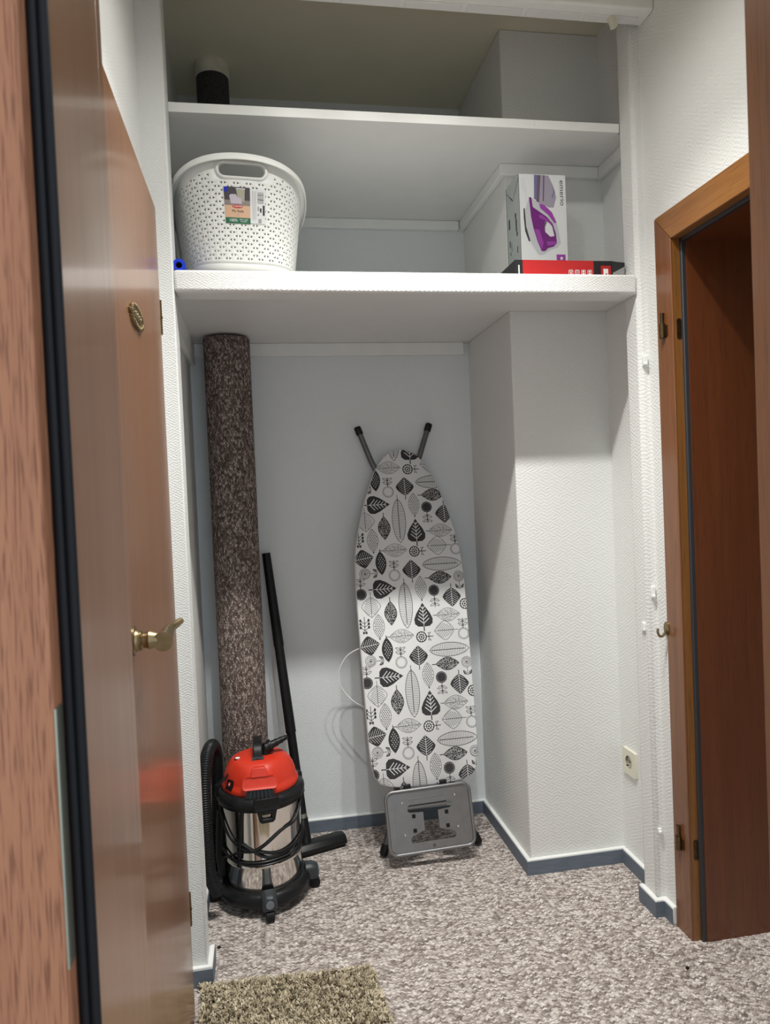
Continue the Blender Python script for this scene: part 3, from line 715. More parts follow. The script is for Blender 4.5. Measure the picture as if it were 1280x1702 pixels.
# cushioned cover: rings from the back edge round to the flat front
cvr = MB(); rings = [(1.0-.02, -.030), (1.0, -.026), (1.0, -.010), (.992, -.003), (.975, 0.0)]
def inset(k):
    out = []
    for x, y in OUT:
        out.append((x*k if k < 1 else x, .56+(y-.56)*(1-(1-k)*.34)))
    return out
for k, w in rings: cvr.v += [bp_(x, y, w) for x, y in inset(k)]
no = len(OUT)
for i in range(len(rings)-1):
    for j in range(no): cvr.f.append((i*no+j, i*no+(j+1) % no, (i+1)*no+(j+1) % no, (i+1)*no+j))
cvr.f.append(tuple((len(rings)-1)*no+j for j in range(no))); cvr.f.append(tuple(range(no)))
cover = cvr.build('cover', M['cover'], ir, smooth=True, angle=60)
CLIP = [(x*.990, .56+(y-.56)*.995) for x, y in OUT]
def clip_poly(poly):
    out = list(poly); n_ = len(CLIP)
    for i in range(n_):
        a, b = CLIP[i], CLIP[(i+1) % n_]
        # outline runs clockwise: inside is on the right
        def side(p): return -((b[0]-a[0])*(p[1]-a[1])-(b[1]-a[1])*(p[0]-a[0]))
        res = []
        for k in range(len(out)):
            p, q = out[k], out[(k+1) % len(out)]; sp_, sq = side(p), side(q)
            if sp_ >= 0: res.append(p)
            if (sp_ >= 0) != (sq >= 0):
                t = sp_/(sp_-sq); res.append((p[0]+(q[0]-p[0])*t, p[1]+(q[1]-p[1])*t))
        out = res
        if len(out) < 3: return []
    return out
ink, wht = MB(), MB()
def put(poly, white=False, lev=1):
    xs = [p[0] for p in poly]; ys = [p[1] for p in poly]
    if max(ys) < -.05 or min(ys) > 1.17: return
    tris = tessellate_polygon([[Vector((x, y, 0)) for x, y in poly]])
    mb = wht if white else ink
    near = max(max(abs(x) for x in xs), 0) > .10 or max(ys) > 1.0 or min(ys) < .03
    for t in tris:
        tri = [poly[i] for i in t]
        if near: tri = clip_poly(tri)
        if len(tri) < 3: continue
        o = len(mb.v); mb.v += [bp_(x, y, .0003*lev) for x, y in tri]; mb.f.append(tuple(range(o, o+len(tri))))
Z = .00055          # metres per drawing unit
class Pen:
    """draws in motif units, rotated and placed on the cloth"""
    def __init__(s, x, y, ang=0): s.x, s.y, s.c, s.s = x, y, math.cos(ang), math.sin(ang)
    def T(s, p): return (s.x+Z*(p[0]*s.c-p[1]*s.s), s.y+Z*(p[0]*s.s+p[1]*s.c))
    def fill(s, pts, white=False, lev=1): put([s.T(p) for p in pts], white, lev)
    def line(s, a, b, w=3, white=False, lev=1):
        dx, dy = b[0]-a[0], b[1]-a[1]; q = math.hypot(dx, dy) or 1; nx, ny = -dy/q*w/2, dx/q*w/2
        s.fill([(a[0]+nx, a[1]+ny), (b[0]+nx, b[1]+ny), (b[0]-nx, b[1]-ny), (a[0]-nx, a[1]-ny)], white, lev)
    def dot(s, c, r, white=False, lev=1, n=8): s.fill(circ(c[0], c[1], r, n), white, lev)
    def outline(s, pts, w=3, lev=1):
        n_ = len(pts)
        for i in range(n_): s.line(pts[i], pts[(i+1) % n_], w, False, lev)
def almond(hw, hh, n=9, p=1.0):
    r = [(hw*math.sin(PI*i/n)**p, -hh+2*hh*i/n) for i in range(n+1)]
    return r + [(-x, y) for x, y in reversed(r[1:-1])]
def rhomb(hw, hh):   # rounded rhombic leaf, tip up
    h = [(0, hh), (hw*.45, hh*.62), (hw*.85, hh*.18), (hw, -.08*hh), (hw*.86, -hh*.36), (hw*.5, -hh*.74), (hw*.15, -hh*.97)]
    return h + [(-x, y) for x, y in reversed(h[1:])]
def heart(hw, hh):
    h = [(0, hh), (hw*.3, hh*.62), (hw*.72, hh*.12), (hw*.97, -hh*.35), (hw*.92, -hh*.75), (hw*.6, -hh*.97), (hw*.15, -hh)]
    return h + [(-x, y) for x, y in reversed(h[1:])]
def inside(hw_at, x, y, m_=.9): return abs(x) < hw_at(y)*m_
def mA(x, y, a):      # solid heart leaf, white veins
    p = Pen(x, y, a); p.fill(heart(64, 78)); p.line((0, -72), (0, -108), 7)
    p.line((0, -78), (0, 55), 3.2, True, 2)
    for i in range(5):
        yy = -52+i*24; l = 38-i*6
        for s in (-1, 1): p.line((0, yy-6), (s*l, yy+l*.72), 4.5, True, 2)
def mB(x, y, a):      # dark rhombic leaf, fine white rib lines
    p = Pen(x, y, a); p.fill(rhomb(63, 63)); p.line((0, -60), (0, -92), 5)
    p.line((0, -60), (0, 58), 3, True, 2)
    for i in range(7):
        yy = -52+i*15; l = max(8, min(46, 52-abs(i-2.6)*8))
        for s in (-1, 1): p.line((0, yy-4), (s*l, yy+l*.62-4), 2.0, True, 2)
def mC(x, y, a):      # outlined rhombic leaf
    p = Pen(x, y, a); p.outline(rhomb(64, 66), 2.6); p.line((0, -98), (0, 60), 3)
    for i in range(8):
        yy = -54+i*13; l = max(8, min(48, 54-abs(i-3)*7))
        for s in (-1, 1): p.line((0, yy-4), (s*l, yy+l*.62-4), 2.2)
def stip(p, hw, hh, white, n, r, seed):
    rnd = random.Random(seed)
    k = 0; pts = []
    while k < n*6 and len(pts) < n:
        k += 1; yy = rnd.uniform(-hh, hh); xx = rnd.uniform(-hw, hw)
        if abs(xx) > hw*math.sin(PI*(yy+hh)/(2*hh))*.9-2: continue
        if any((xx-q[0])**2+(yy-q[1])**2 < (2.2*r)**2 for q in pts): continue
        pts.append((xx, yy)); p.dot((xx, yy), r, white, 2, 5)
def mD(x, y, a):      # dark almond leaf, dense white flecks
    p = Pen(x, y, a); p.fill(almond(43, 82)); p.line((0, 70), (0, 105), 5); stip(p, 43, 82, True, 110, 2.6, 5); p.line((0, -70), (0, 60), 2.5, False, 3)
def mE(x, y, a):      # light almond leaf, dark flecks
    p = Pen(x, y, a); p.outline(almond(44, 82), 2.2); p.line((0, 80), (0, 102), 4); stip(p, 44, 82, False, 120, 2.5, 8); p.line((0, -70), (0, 70), 2)
def mF(x, y, a):      # white almond leaf with black dots
    p = Pen(x, y, a); p.outline(almond(37, 78, p=.8), 2.6); p.dot((0, -82), 5)
    for i in range(-6, 7):
        for j in range(-2, 3):
            xx, yy = j*13+(6.5 if i % 2 else 0), i*11
            if abs(xx) < 37*max(0, math.sin(PI*(yy+78)/156))**.8-6: p.dot((xx, yy), 3.9, n=6)
def mG(x, y, a):      # dark almond leaf with white dots
    p = Pen(x, y, a); p.fill(almond(37, 80, p=.8)); p.line((0, 75), (0, 92), 5)
    for i in range(-5, 6):
        for j in range(-1, 2):
            xx, yy = j*16+(8 if i % 2 else 0), i*12.5
            if abs(xx) < 37*max(0, math.sin(PI*(yy+80)/160))**.8-9: p.dot((xx, yy), 3.2, True, 2, 6)
def mH(x, y, a):   # long feather leaf, cross lines
    p = Pen(x, y, a); o_ = []; hh = 150 if a == 0 else 134
    for i in range(13):
        t = i/12; o_.append((46*min(1, math.sin(PI*min(t, .5)*1.0)**.55)*(1 if t < .5 else math.sin(PI*t)**.6*.98), hh-2*hh*t))
    pts = o_ + [(-q[0], q[1]) for q in reversed(o_[1:-1])]; p.outline(pts, 3.2); p.line((0, hh+(28 if a == 0 else -12)), (0, -hh+30), 4)
    yy = hh-12
    while yy > -hh+14:
        t = (hh-yy)/(2*hh); w_ = 46*(min(1, math.sin(PI*min(t, .5))**.55) if t < .5 else math.sin(PI*t)**.6*.98)
        p.line((-w_, yy), (w_, yy), 2.1); yy -= 11
def sprig(p, y0, y1, d=1):
    p.line((0, y0), (0, y1), 5)
    for k in (.35, .75):
        yy = y0+(y1-y0)*k
        for s in (-1, 1):
            q = [(s*3, yy-8*d), (s*16, yy-6*d), (s*32, yy+8*d), (s*26, yy+12*d), (s*8, yy+6*d)]
            p.outline(q, 3)
def mI(x, y, a):      # white ring flower with dots, sprig on top
    p = Pen(x, y, a); p.outline(circ(0, 0, 37, 20), 2.6)
    for i in range(18): p.dot((30*math.cos(2*PI*i/18), 30*math.sin(2*PI*i/18)), 2.9, n=5)
    sprig(p, 37, 100)
def mJ(x, y, a):      # solid round flower, white dots, sprig
    p = Pen(x, y, a); p.fill(circ(0, 0, 37, 20))
    for i in range(16): p.dot((30*math.cos(2*PI*i/16), 30*math.sin(2*PI*i/16)), 2.2, True, 2, 5)
    sprig(p, -37, -110, -1)
def mK(x, y, a):      # round seed head with pebbles, twig to the right
    p = Pen(x, y, a); p.fill(circ(0, 0, 36, 18))
    for i in range(11): p.fill(circ(24*math.cos(2*PI*i/11), 24*math.sin(2*PI*i/11), 5.5, 7, 6.5), True, 2)
    for i in range(5): p.fill(circ(10*math.cos(2*PI*i/5), 10*math.sin(2*PI*i/5), 5, 6), True, 2)
    p.line((36, 0), (80, 0), 5)
    for s in (-1, 1): p.line((48, 0), (58, s*20), 3); p.dot((60, s*24), 4); p.dot((48, s*22), 4); p.line((48, 0), (48, s*20), 2)
def mL(x, y, a):      # rose of rings with two leaves
    p = Pen(x, y, a)
    for r in (35, 27, 19, 11): p.outline(circ(random.uniform(-2, 2), random.uniform(-2, 2), r, 14), 2.6)
    p.dot((0, 0), 6); p.line((0, -36), (0, -88), 3)
    for s in (-1, 1): p.fill([(s*3, -84), (s*9, -66), (s*26, -52), (s*30, -60), (s*24, -78)]); p.line((s*6, -80), (s*22, -62), 2, True, 2)
def mM(x, y, a):      # berry sprig
    p = Pen(x, y, a); p.line((0, 58), (0, -50), 4)
    for k, yy in enumerate((26, 4, -18)):
        for s in (-1, 1): p.line((0, yy-12), (s*24, yy+6), 3.4); p.fill(circ(s*27, yy+9, 7.5, 9, 10))
    p.fill(circ(9, -44, 6, 8, 10)); p.fill(circ(-9, -44, 6, 8, 10))
q_ = PI/2
MOT = [(mB, -.1654, .4479, -q_+.15), (mG, -.105, .4286, .03), (mI, -.058, .3812, 0), (mB, .0062, .4008, 0), (mH, .1216, .4137, q_), (mL, -.1666, .3926, q_),
       (mA, -.0983, .3341, -q_), (mH, -.0259, .2704, 0), (mF, .0354, .3301, 0), (mD, .1102, .364, q_), (mL, .1817, .3649, 0), (mJ, .0829, .318, 0), (mB, .148, .288, PI),
       (mC, -.1523, .2706, PI), (mD, -.0829, .2459, 0), (mA, .0353, .2328, 0), (mE, .1278, .2273, q_), (mK, .1947, .2622, 0), (mM, -.1802, .2069, 0), (mF, -.1292, .2023, 0),
       (mE, -.0496, .1622, q_), (mK, .0226, .1539, 0), (mC, .1081, .1716, q_), (mI, .1799, .1553, 0), (mJ, -.1858, .3189, PI)]
for k in range(-2, 4):
    for fn, x, y, a in MOT:
        if -.16 < y+.311*k < 1.28: fn(x, y+.311*k, a)
for mb, m_, nm in ((ink, M['ink'], 'leaf_print'), (wht, M['ink_white'], 'leaf_print_lines')):
    o = mb.build(nm, m_, cover); o['kind'] = 'stuff'
# underside frame and folded legs
fr = MB(); fr.prism
fb = MB(); fb.plate([(x*.93, .56+(y-.56)*.97) for x, y in OUT], (), bp_, -.030, -.038); fb.build('steel_top', M['tray_metal'], ir)
def bpv(x, s, w): return Vector(bp_(x, s, w))
def leg_tube(pts, r=.0105): 
    g = MB(); g.tube(catmull(pts, 6), r, 14); return g
top = {}
for sgn, tip in ((-1, Vector((.568, .760, 1.523))), (1, Vector((.842, .760, 1.529)))):
    k1 = Vector((.70+sgn*.055, .728, 1.30)); k2 = Vector((.70+sgn*.045, .690, 1.05)); k3 = Vector((.70+sgn*.05, .60, .45))
    leg = leg_tube([tip, tip.lerp(k1, .5), k1, k2, k3]).build('leg', M['tube_metal'], ir, smooth=True)
    d = (tip-k1).normalized(); g = MB(); g.tube([tip-d*.022, tip-d*.020, tip+d*.006, tip+d*.010], 0, 16, rs=[.0122, .0135, .0135, .011]); g.build('foot_cap', M['black_pl'], leg, smooth=True)
for sgn, foot in ((-1, Vector((.563, .528, .014))), (1, Vector((.908, .528, .014)))):
    k1 = Vector((.725+sgn*.105, .545, .20)); k2 = Vector((.725+sgn*.095, .58, .40)); k3 = Vector((.72+sgn*.085, .668, .90))
    leg = leg_tube([foot, foot.lerp(k1, .5), k1, k2, k3], .0115).build('leg', M['tube_metal'], ir, smooth=True)
    d = (k1-foot).normalized(); g = MB(); g.tube([foot-d*.006, foot, foot+d*.030, foot+d*.034], 0, 16, rs=[.0120, .0155, .0150, .0125]); g.build('foot_cap', M['black_pl'], leg, smooth=True)
MB().tube([(.60, .560, .30), (.845, .560, .30)], .009, 12).build('cross_bar', M['tube_metal'], ir, smooth=True)
# iron rest
TO = Vector((.7185, .452, .153)); TX = Vector((1, 0, .026)).normalized(); TYv = Vector((-.03, .19, .98)).normalized(); TN = TX.cross(TYv)
if TN.y > 0: TN = -TN
TW, TH = .297, .205
tp = lambda u, v, w: tuple(TO + TX*((u-.5)*TW) + TYv*((.5-v)*TH) + TN*w)
def uvrect(u0, u1, v0, v1, r, n=5):
    pts = rrect(u0*TW, u1*TW, v0*TH, v1*TH, r, n); return [(x/TW, y/TH) for x, y in pts]
hole = [(.27, .24), (.74, .24), (.765, .265), (.765, .335), (.74, .36), (.60, .375), (.60, .66), (.765, .735), (.785, .77), (.785, .82), (.765, .845), (.275, .845), (.255, .82), (.255, .775), (.275, .735), (.425, .66), (.425, .375), (.27, .36), (.245, .335), (.245, .265)]
tr = MB(); tr.plate(uvrect(.02, .98, .03, .97, .022), (hole,), tp, -.003, .0005); rest = tr.build('iron_rest', M['tray_metal'], ir); rest['label'] = 'grey pressed-metal iron rest with cut-out'
g = MB(); pth = [Vector(tp(u, v, .0)) for u, v in uvrect(0, 1, 0, 1, .026, 6)]; pth.append(pth[0]); pth.append(pth[1]); g.tube(pth, .0058, 10, cap=False); g.build('rest_rim', M['tray_metal'], rest, smooth=True)
for (u, v) in ((.31, .42), (.31, .65), (.70, .42), (.70, .64)):
    MB().plate(uvrect(u-.02, u+.02, v-.03, v+.03, .0015, 2), (), tp, .0005, .003).build('rubber_pad', M['rubber'], rest)
for (u, v) in ((.19, .19), (.19, .70), (.82, .17), (.82, .68)):
    g = MB(); c = Vector(tp(u, v, .0005)); g.tube([c, c+TN*.0012, c+TN*.0022], 0, 12, rs=[.0038, .0034, .0015]); g.build('rivet', M['chrome'], rest, smooth=True)
for u0, u1, v0, v1 in ((.26, .73, .135, .150), (.095, .108, .18, .84), (.89, .903, .16, .80)):
    MB().plate(uvrect(u0, u1, v0, v1, .0012, 3), (), tp, .0004, .0016).build('embossed_rib', M['tray_metal'], rest, bevel=.0005)
MB().plate(uvrect(.50, .535, .895, .945, .002, 2), (), tp, .0004, .0010).build('stamp', M['tube_metal'], rest)
MB().tube([Vector(tp(.23, .29, -.014)), Vector(tp(.72, .29, -.014))], .0085, 14).build('grip_bar', M['tray_metal'], rest, smooth=True)
for u in (.27, .70):
    MB().obox(Vector(tp(u, -.035, -.01)), TX*.012, TYv*.012, TN*.012).build('clamp', M['black_pl'], rest, bevel=.002)
# white cord
g = MB(); g.tube(catmull([(.56, .60, .725), (.5235, .625, .722), (.475, .65, .69), (.4445, .66, .63), (.452, .66, .578), (.49, .655, .528), (.528, .64, .505), (.56, .62, .49)], 8), .0026, 8)
c_w = g.build('cord', M['cable_white'], ir, smooth=True); c_w['label'] = 'thin white cord looping out on the left'

# ------------------------------------------------------------------ vacuum cleaner
VC = Vector((.152, .400, 0))
vc = empty('vacuum_cleaner', VC); tag(vc, 'red and black wet-dry vacuum cleaner with polished steel drum', 'vacuum cleaner')
vx, vy = VC.x, VC.y
def VL(prof, n=56, fr=None, cap=True): return MB().lathe(prof, (vx, vy, 0), n, fr, cap)
VL([(.115, .030), (.142, .030), (.147, .036), (.146, .054), (.139, .066), (.1275, .071), (.120, .069), (.115, .04)]).build('base', M['black_pl'], vc, smooth=True, angle=50)
drum = VL([(.118, .050), (.1195, .075), (.1215, .140), (.1235, .1425), (.1245, .147), (.1235, .1515), (.1222, .154), (.1268, .334)], 72)
drum.build('drum', M['chrome'], vc, smooth=True, angle=50)
VL([(.121, .322), (.1335, .322), (.1345, .327), (.1345, .333), (.1395, .336), (.1405, .342), (.1395, .352), (.131, .361), (.121, .365), (.112, .365)]).build('collar', M['black_pl'], vc, smooth=True, angle=50)
# motor head: dome with a raised front hood, shoulders at both sides
def fhead(a, z):
    d = lambda c, w: math.exp(-(((a-c+PI) % (2*PI)-PI)/w)**4)
    k = 1.0 + .02*math.cos(2*a)
    h = max(0, min(1, (z-.36)/.10))
    k += d(-PI/2, .52)*(.13*h*(1-h)*2.2) + d(PI/2, .6)*.10*h*(1-h)*2
    k += (d(PI, .5)+d(0, .5))*(.10*h*(1-h)*2)
    return k
hp = [(.112, .362), (.1165, .364), (.1175, .372), (.1145, .380), (.1095, .386), (.1075, .394), (.1045, .406), (.100, .420), (.0945, .433), (.0885, .4435), (.081, .451), (.070, .4555), (.050, .4585), (.02, .4598), (.004, .460)]
head = VL(hp, 96, fhead).build('motor_head', M['red'], vc, smooth=True, angle=35)
# front hood (raised red panel over the air vent)
hw = MB(); ho = []
for (u, z, o_) in ((-.046, .372, .0), (-.040, .398, .0), (-.034, .406, 0), (.034, .406, 0), (.040, .398, 0), (.046, .372, 0)): ho.append((u, z))
def front(u, z, off=0):   # point on the head front, pushed out
    a = -PI/2+u/.112; r = .1265-(z-.37)*.42+off; return (vx+r*math.cos(a), vy+r*math.sin(a), z)
hw.plate(rrect(-.050, .050, .388, .424, .012), (), lambda u, v, w: front(u, v, w), -.02, .010); hw.build('hood', M['red'], head, bevel=.004, seg=3)
g = MB(); g.plate([(-.030, .420), (.030, .420), (.024, .448), (-.024, .448)], (), lambda u, v, w: front(u, v, w), -.03, .0075); g.build('ridge', M['red'], head, bevel=.004, seg=3)
g = MB(); g.plate([(-.042, .364), (.042, .364), (.034, .389), (-.034, .389)], (), lambda u, v, w: front(u, v, w), -.02, .0035); g.build('air_vent', M['black_pl'], head)
for i in range(6):
    u = -.026+i*.0105; g = MB(); a, b = Vector(front(u, .365, .0045)), Vector(front(u*.92, .387, .0045)); g.tube([a, b], .0017, 6); g.build('vent_slat', M['dark_grey_pl'], head)
# carrying handle: arch running front to back
hx = vx-.003
arch_o = [(vy-.060, .432), (vy-.054, .470), (vy-.040, .492), (vy-.018, .503), (vy+.035, .503), (vy+.058, .488), (vy+.064, .440)]
arch_i = [(vy+.048, .440), (vy+.044, .478), (vy+.030, .488), (vy-.014, .488), (vy-.030, .478), (vy-.040, .455), (vy-.044, .432)]
MB().prism(arch_o+arch_i, hx-.014, hx+.014, 'x').build('carry_handle', M['black_pl'], vc, bevel=.003)
g = MB(); g.plate(rrect(-.018, .018, .431, .466, .003), (rrect(-.010, .010, .438, .461, .002),), lambda u, v, w: (hx+u, vy-.058-w+(v-.445)*.35, v), 0, .006); g.build('handle_foot', M['dark_grey_pl'], vc, bevel=.0015)
# blower adaptor pushed into the top, pointing right
a0 = Vector((vx+.020, vy-.015, .478)); dv = Vector((.93, .25, .30)).normalized()
st_ = [(0, .017), (.012, .017), (.013, .020), (.022, .020), (.023, .0125), (.036, .0115), (.037, .0125), (.041, .0125), (.042, .0105), (.054, .0098), (.055, .0108), (.059, .0108), (.060, .009), (.076, .0075), (.080, .005)]
g = MB(); g.tube([a0+dv*t for t, r in st_], 0, 18, rs=[r for t, r in st_]); g.build('blower_adaptor', M['black_pl'], vc, smooth=True)
g = MB(); g.tube([(vx+.020, vy-.012, .452), (vx+.020, vy-.012, .486)], .0165, 18); g.build('blower_port', M['black_pl'], vc, smooth=True)
# switch and badge
g = MB(); g.tube([(vx-.066, vy-.020, .436), (vx-.067, vy-.0205, .452), (vx-.067, vy-.0205, .455)], 0, 18, rs=[.0115, .0115, .009]); sw = g.build('switch', M['black_pl'], vc, smooth=True)
MB().box(vx-.0735, vx-.0605, vy-.026, vy-.015, .455, .4585).build('rocker', M['white_trim'], sw, bevel=.001)
def side_pt(a, z, off): 
    r = .1135-(z-.37)*.40+off; return Vector((vx+r*math.cos(a), vy+r*math.sin(a), z))
g = MB(); g.plate(rrect(-.016, .016, .376, .404, .003), (), lambda u, v, w: tuple(side_pt(-2.55+u/.112, v, w)), -.012, .009); bd = g.build('badge', M['black_pl'], vc, bevel=.001)
MB().plate(rrect(-.004, .006, .387, .398, .001), (), lambda u, v, w: tuple(side_pt(-2.55+u/.112, v, w)), .009, .0096).build('badge_mark', M['red'], bd)
MB().plate(rrect(-.001, .003, .390, .395, .0005), (), lambda u, v, w: tuple(side_pt(-2.55+u/.112, v, w)), .0096, .0100).build('badge_mark', M['white_trim'], bd)
# tension latches on collar: front, left, right
for ang in (-PI/2+.14, -PI/2+.14+2.05, -PI/2+.14-2.05):
    ca, sa = math.cos(ang), math.sin(ang); er = Vector((ca, sa, 0)); et = Vector((-sa, ca, 0)); c0 = Vector((vx, vy, 0))
    def lp_(u, v, w): return tuple(c0+er*(.138+w-abs(u)*abs(u)*3)+et*u+Vector((0, 0, v)))
    g = MB(); g.plate([(-.038, .366), (.038, .366), (.042, .338), (.036, .330), (-.036, .330), (-.042, .338)], (), lp_, -.012, .007); lt = g.build('latch', M['black_pl'], vc, bevel=.0025)
    g = MB(); g.plate([(-.032, .331), (.032, .331), (.024, .296), (.018, .290), (-.018, .290), (-.024, .296)], ([(-.018, .315), (.018, .315), (.014, .300), (-.014, .300)],), lp_, -.009, .002); g.build('latch_loop', M['black_pl'], lt, bevel=.002)
# castors
for ang in (-PI/2+.09, .02, PI/2+.09, PI+.02):
    ca, sa = math.cos(ang), math.sin(ang); er = Vector((ca, sa, 0)); et = Vector((-sa, ca, 0)); c0 = Vector((vx, vy, 0))
    P3 = lambda r, t, z: tuple(c0+er*r+et*t+Vector((0, 0, z)))
    g = MB(); pf = [(-.025, .036), (-.024, .072), (-.013, .083), (.013, .083), (.024, .072), (.025, .036)]
    o = len(g.v)
    for rr, kk in ((.130, 1.0), (.150, 1.0), (.168, .86), (.173, .74)):
        g.v += [P3(rr, u*kk, .036+(z-.036)*kk) for u, z in pf]
    k = len(pf)
    for i in range(3):
        for j in range(k): g.f.append((i*k+j, i*k+(j+1) % k, (i+1)*k+(j+1) % k, (i+1)*k+j))
    g.f += [tuple(range(k)), tuple(3*k+j for j in range(k))]
    cs_ = g.build('castor_housing', M['dark_grey_pl'], vc, bevel=.003)
    MB().plate(circ(0, .056, .0125, 20, .0125), (), lambda u, v, w: P3(.172+w, u, v), 0, .003).build('castor_cap', M['grey_pl'], cs_, bevel=.001)
    g = MB(); wr_ = .0175; cx_ = .160
    g.tube([P3(cx_, -.013, wr_), P3(cx_, -.011, wr_), P3(cx_, .011, wr_), P3(cx_, .013, wr_)], 0, 24, rs=[.013, wr_, wr_, .013]); g.build('wheel', M['black_soft'], cs_, smooth=True)
    g = MB(); g.tube([P3(.150, 0, .03), P3(.150, 0, .045)], .008, 12); g.build('castor_stem', M['black_pl'], cs_, smooth=True)
# power cord slung round the drum
def cordpath(fn, a0, a1, n_=40): return [(vx+(.1305+.001*math.sin(7*t))*math.cos(t), vy+(.1305+.001*math.sin(7*t))*math.sin(t), fn((t-a0)/(a1-a0))) for t in [a0+(a1-a0)*i/n_ for i in range(n_+1)]]
lerp = lambda pts: (lambda t: next((z0+(z1-z0)*(.5-.5*math.cos(PI*(t-t0)/(t1-t0))) for (t0, z0), (t1, z1) in zip(pts, pts[1:]) if t <= t1+1e-9), pts[-1][1]))
g = MB()
g.tube(cordpath(lerp([(0, .318), (.40, .205), (.62, .188), (1, .215)]), -PI*1.05, .15), .0038, 8)
g.tube(cordpath(lerp([(0, .328), (.30, .225), (.55, .178), (1, .212)]), -PI*1.02, .15), .0038, 8)
g.tube(cordpath(lerp([(0, .200), (.45, .158), (.7, .160), (1, .208)]), -PI*1.1, .2), .0040, 8)
g.tube(cordpath(lerp([(0, .205), (.40, .166), (.65, .170), (1, .200)]), -PI*1.1, .2), .0038, 8)
g.tube(cordpath(lerp([(0, .155), (.35, .20), (.72, .26), (1, .328)]), -PI*.95, .0), .0038, 8)
g.tube(cordpath(lerp([(0, .325), (1, .175)]), -2.02, -2.16, 10), .0058, 8)
g.tube([(vx-.128, vy-.03, .33), (vx-.136, vy-.045, .36), (vx-.128, vy-.055, .385), (vx-.105, vy-.05, .41), (vx-.088, vy-.03, .42)], .0035, 8)
pc = g.build('power_cord', M['black_pl'], vc, smooth=True); pc['label'] = 'black power cord slung round the steel drum'
# accessory post at the back left of the base
g = MB(); g.tube([(vx-.118, vy+.075, .05), (vx-.122, vy+.078, .12), (vx-.124, vy+.08, .20)], 0, 14, rs=[.022, .020, .017]); g.tube([(vx-.124, vy-.02, .30), (vx-.130, vy-.02, .22), (vx-.132, vy-.02, .15), (vx-.130, vy-.02, .09)], 0, 14, rs=[.014, .016, .017, .012]); g.build('nozzle_holder', M['black_pl'], vc, smooth=True)

# ribbed hose standing in a loop against the left wall
ho_ = catmull([(.012, .285, .085), (-.008, .268, .16), (-.0125, .266, .30), (-.012, .285, .42), (-.005, .335, .488), (.006, .41, .495), (.012, .475, .44), (.010, .50, .33), (.004, .51, .18), (.0, .52, .06), (.02, .55, .03)], 10)
# resample with ribs
acc = [0.0]
for a, b in zip(ho_, ho_[1:]): acc.append(acc[-1]+(b-a).length)
tot = acc[-1]; n_ = int(tot/.0022); pts = []; rs = []; j = 0
for i in range(n_+1):
    x = tot*i/n_
    while j < len(acc)-2 and acc[j+1] < x: j += 1
    t = (x-acc[j])/max(acc[j+1]-acc[j], 1e-9); pts.append(ho_[j].lerp(ho_[j+1], t)); rs.append((.0205, .0205, .0178)[i % 3])
g = MB(); g.tube(pts, 0, 18, rs=rs)
tag(g.build('vacuum_hose', M['black_pl'], smooth=True, angle=70), 'black ribbed suction hose looped upright between left wall and vacuum cleaner', 'hose')

# suction tube with floor nozzle, leaning against the carpet roll
tu = empty('suction_tube', (.298, .62, 0)); tag(tu, 'long black suction tube with floor nozzle leaning behind the vacuum cleaner', 'suction tube')
TP, BP = Vector((.2045, .745, 1.076)), Vector((.297, .640, .060))
def tl(a, b, r0, r1, nm, m_=None):
    g = MB(); g.tube([TP.lerp(BP, a), TP.lerp(BP, (a+b)/2), TP.lerp(BP, b)], 0, 20, rs=[r0, (r0+r1)/2, r1]); return g.build(nm, m_ or M['black_pl'], tu, smooth=True)
tl(0, .335, .0155, .0185, 'upper_tube', M['black_soft']); tl(.330, .640, .0165, .0190, 'middle_tube', M['black_soft']); tl(.635, .925, .0165, .0160, 'lower_tube', M['black_soft'])
tl(.805, .850, .0195, .0195, 'clip'); tl(.923, .940, .0168, .0168, 'locking_ring', M['steel_plate']); tl(.938, 1.0, .0178, .0190, 'swivel')
na, nb = Vector((.225, .605, 0)), Vector((.440, .672, 0)); ex = (nb-na).normalized(); ey = Vector((-ex.y, ex.x, 0)); nl = (nb-na).length
g = MB(); pf = [(-.034, .010), (-.036, .022), (-.020, .040), (.008, .044), (.026, .036), (.032, .020), (.032, .010)]
for t, k in ((0, .9), (.01, 1), (nl-.012, 1), (nl, .88)):
    g.v += [tuple(na+ex*t+ey*(u*k)+Vector((0, 0, .010+(z-.010)*k))) for u, z in pf]
k = len(pf)
for i in range(3):
    for j in range(k): g.f.append((i*k+j, i*k+(j+1) % k, (i+1)*k+(j+1) % k, (i+1)*k+j))
g.f += [tuple(range(k)), tuple(3*k+j for j in range(k))]
nz = g.build('floor_nozzle', M['black_pl'], tu, bevel=.003)
g = MB(); g.obox(na.lerp(nb, .5)+ey*-.024+Vector((0, 0, .0055)), ex*(nl/2-.01), ey*.003, (0, 0, .0055)); g.obox(na.lerp(nb, .5)+ey*.022+Vector((0, 0, .0055)), ex*(nl/2-.01), ey*.003, (0, 0, .0055)); g.build('bristle_strip', M['black_soft'], nz)
g = MB(); g.tube(catmull([BP, BP+Vector((.002, -.004, -.010)), na.lerp(nb, .34)+Vector((0, 0, .034))], 4), .0185, 16); g.build('neck', M['black_pl'], nz, smooth=True)

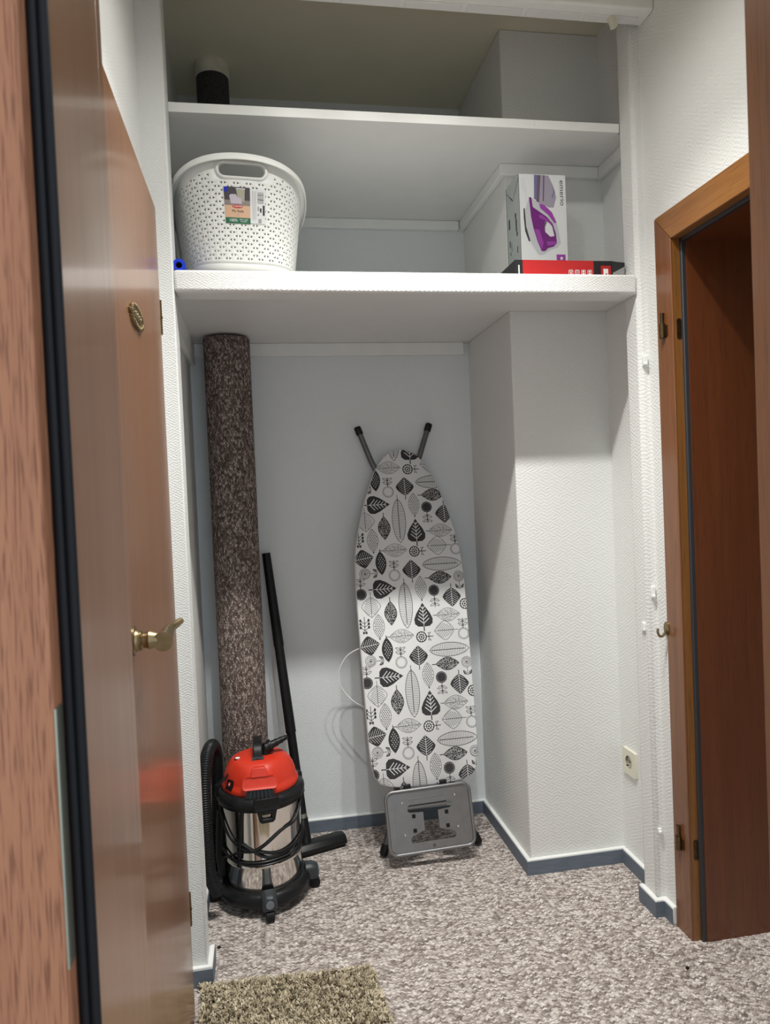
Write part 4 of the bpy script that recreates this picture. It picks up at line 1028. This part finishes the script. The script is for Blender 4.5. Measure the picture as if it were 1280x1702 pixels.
# ------------------------------------------------------------------ shaggy rug in front of the recess
rg = empty('rug', (.2, -.3, 0)); tag(rg, 'small shaggy beige and brown rug on the carpet in front', 'rug')
RC = Vector((.432, -.055, 0)); ru = Vector((-.998, .063, 0)); rv = Vector((.075, -.997, 0)); RW_, RL_ = .448, .62
g = MB(); c0, c1, c2, c3 = RC, RC+ru*RW_, RC+ru*RW_+rv*RL_, RC+rv*RL_
g.prism([(c.x, c.y) for c in (c0, c1, c2, c3)], 0.0005, .007); M['rug_back'] = noisy('rug_backing', (.34, .30, .20), (.42, .37, .26), 300, .9); g.build('backing', M['rug_back'], rg)
random.seed(5)
vs, fs, cols = [], [], []
NT = 7000
shade = [(.12, .092, .055), (.30, .25, .165), (.52, .45, .32), (.70, .62, .47), (.84, .76, .61)]
from mathutils import noise
for i in range(NT):
    u, v = random.random(), random.random()**1.25
    b0 = RC+ru*(RW_*u)+rv*(RL_*v); a0_ = random.uniform(0, 2*PI); ln0 = random.uniform(.004, .012)
    t = noise.noise(b0*22)*.5+.5; t0 = random.gauss(.25+.5*t, .20)
    for j in range(6):
        b = b0+Vector((random.gauss(0, .0018), random.gauss(0, .0018), 0))
        hgt = random.uniform(.012, .020); a = a0_+random.gauss(0, .45); ln = ln0*random.uniform(.6, 1.2)
        tip = b+Vector((math.cos(a)*ln, math.sin(a)*ln, hgt))
        mid = b.lerp(tip, .5)+Vector((0, 0, .005))
        w = random.uniform(.0011, .0019); wd = Vector((-math.sin(a)*w, math.cos(a)*w, 0))
        b2 = b+Vector((0, 0, .004)); o = len(vs)
        vs += [b2-wd, b2+wd, mid+wd, mid-wd, tip+wd*.8, tip-wd*.8]; fs += [(o, o+1, o+2, o+3), (o+3, o+2, o+4, o+5)]
        t = min(.999, max(0, t0+random.gauss(0, .08)))
        x = t*4; k = min(3, int(x)); q = x-k; c = tuple(shade[k][m2]*(1-q)+shade[k+1][m2]*q for m2 in range(3)); cols += [c, c]
me = bpy.data.meshes.new('pile'); ofs = Vector(rg.location); me.from_pydata([tuple(v-ofs) for v in vs], [], fs)
at = me.color_attributes.new('yarn', 'FLOAT_COLOR', 'CORNER')
buf = []
for p, c in zip(me.polygons, cols): buf += [*c, 1.0]*p.loop_total
at.data.foreach_set('color', buf)
M['yarn'] = mat('rug_yarn', (.4, .35, .25), .9, spec=.15); nt, p = nodes(M['yarn']); vcn = N(nt, 'ShaderNodeVertexColor', layer_name='yarn'); L(nt, vcn.outputs[0], p.inputs['Base Color'])
me.materials.append(M['yarn']); o = bpy.data.objects.new('pile', me); COL.objects.link(o); o.parent = rg; o['kind'] = 'stuff'
# bound edge on the right side of the rug
g = MB(); g.tube([RC+rv*(RL_*t/10)+Vector((.002, 0, .008)) for t in range(11)], .0035, 8); g.build('bound_edge', M['rug_back'], rg, smooth=True)

# specks of dirt left on the carpet
for x, y, l_ in ((.02, .145, 'small dark crumb on the carpet in front of the vacuum cleaner'), (1.24, -.235, 'tiny dark crumb on the carpet near the right door frame')):
    g = MB(); g.obox((x, y, .0025), (.004, .002, 0), (-.0015, .003, .0005), (0, 0, .0022)); tag(g.build('crumb', M['black_soft'], bevel=.001), l_, 'crumb', 'crumbs on the carpet')
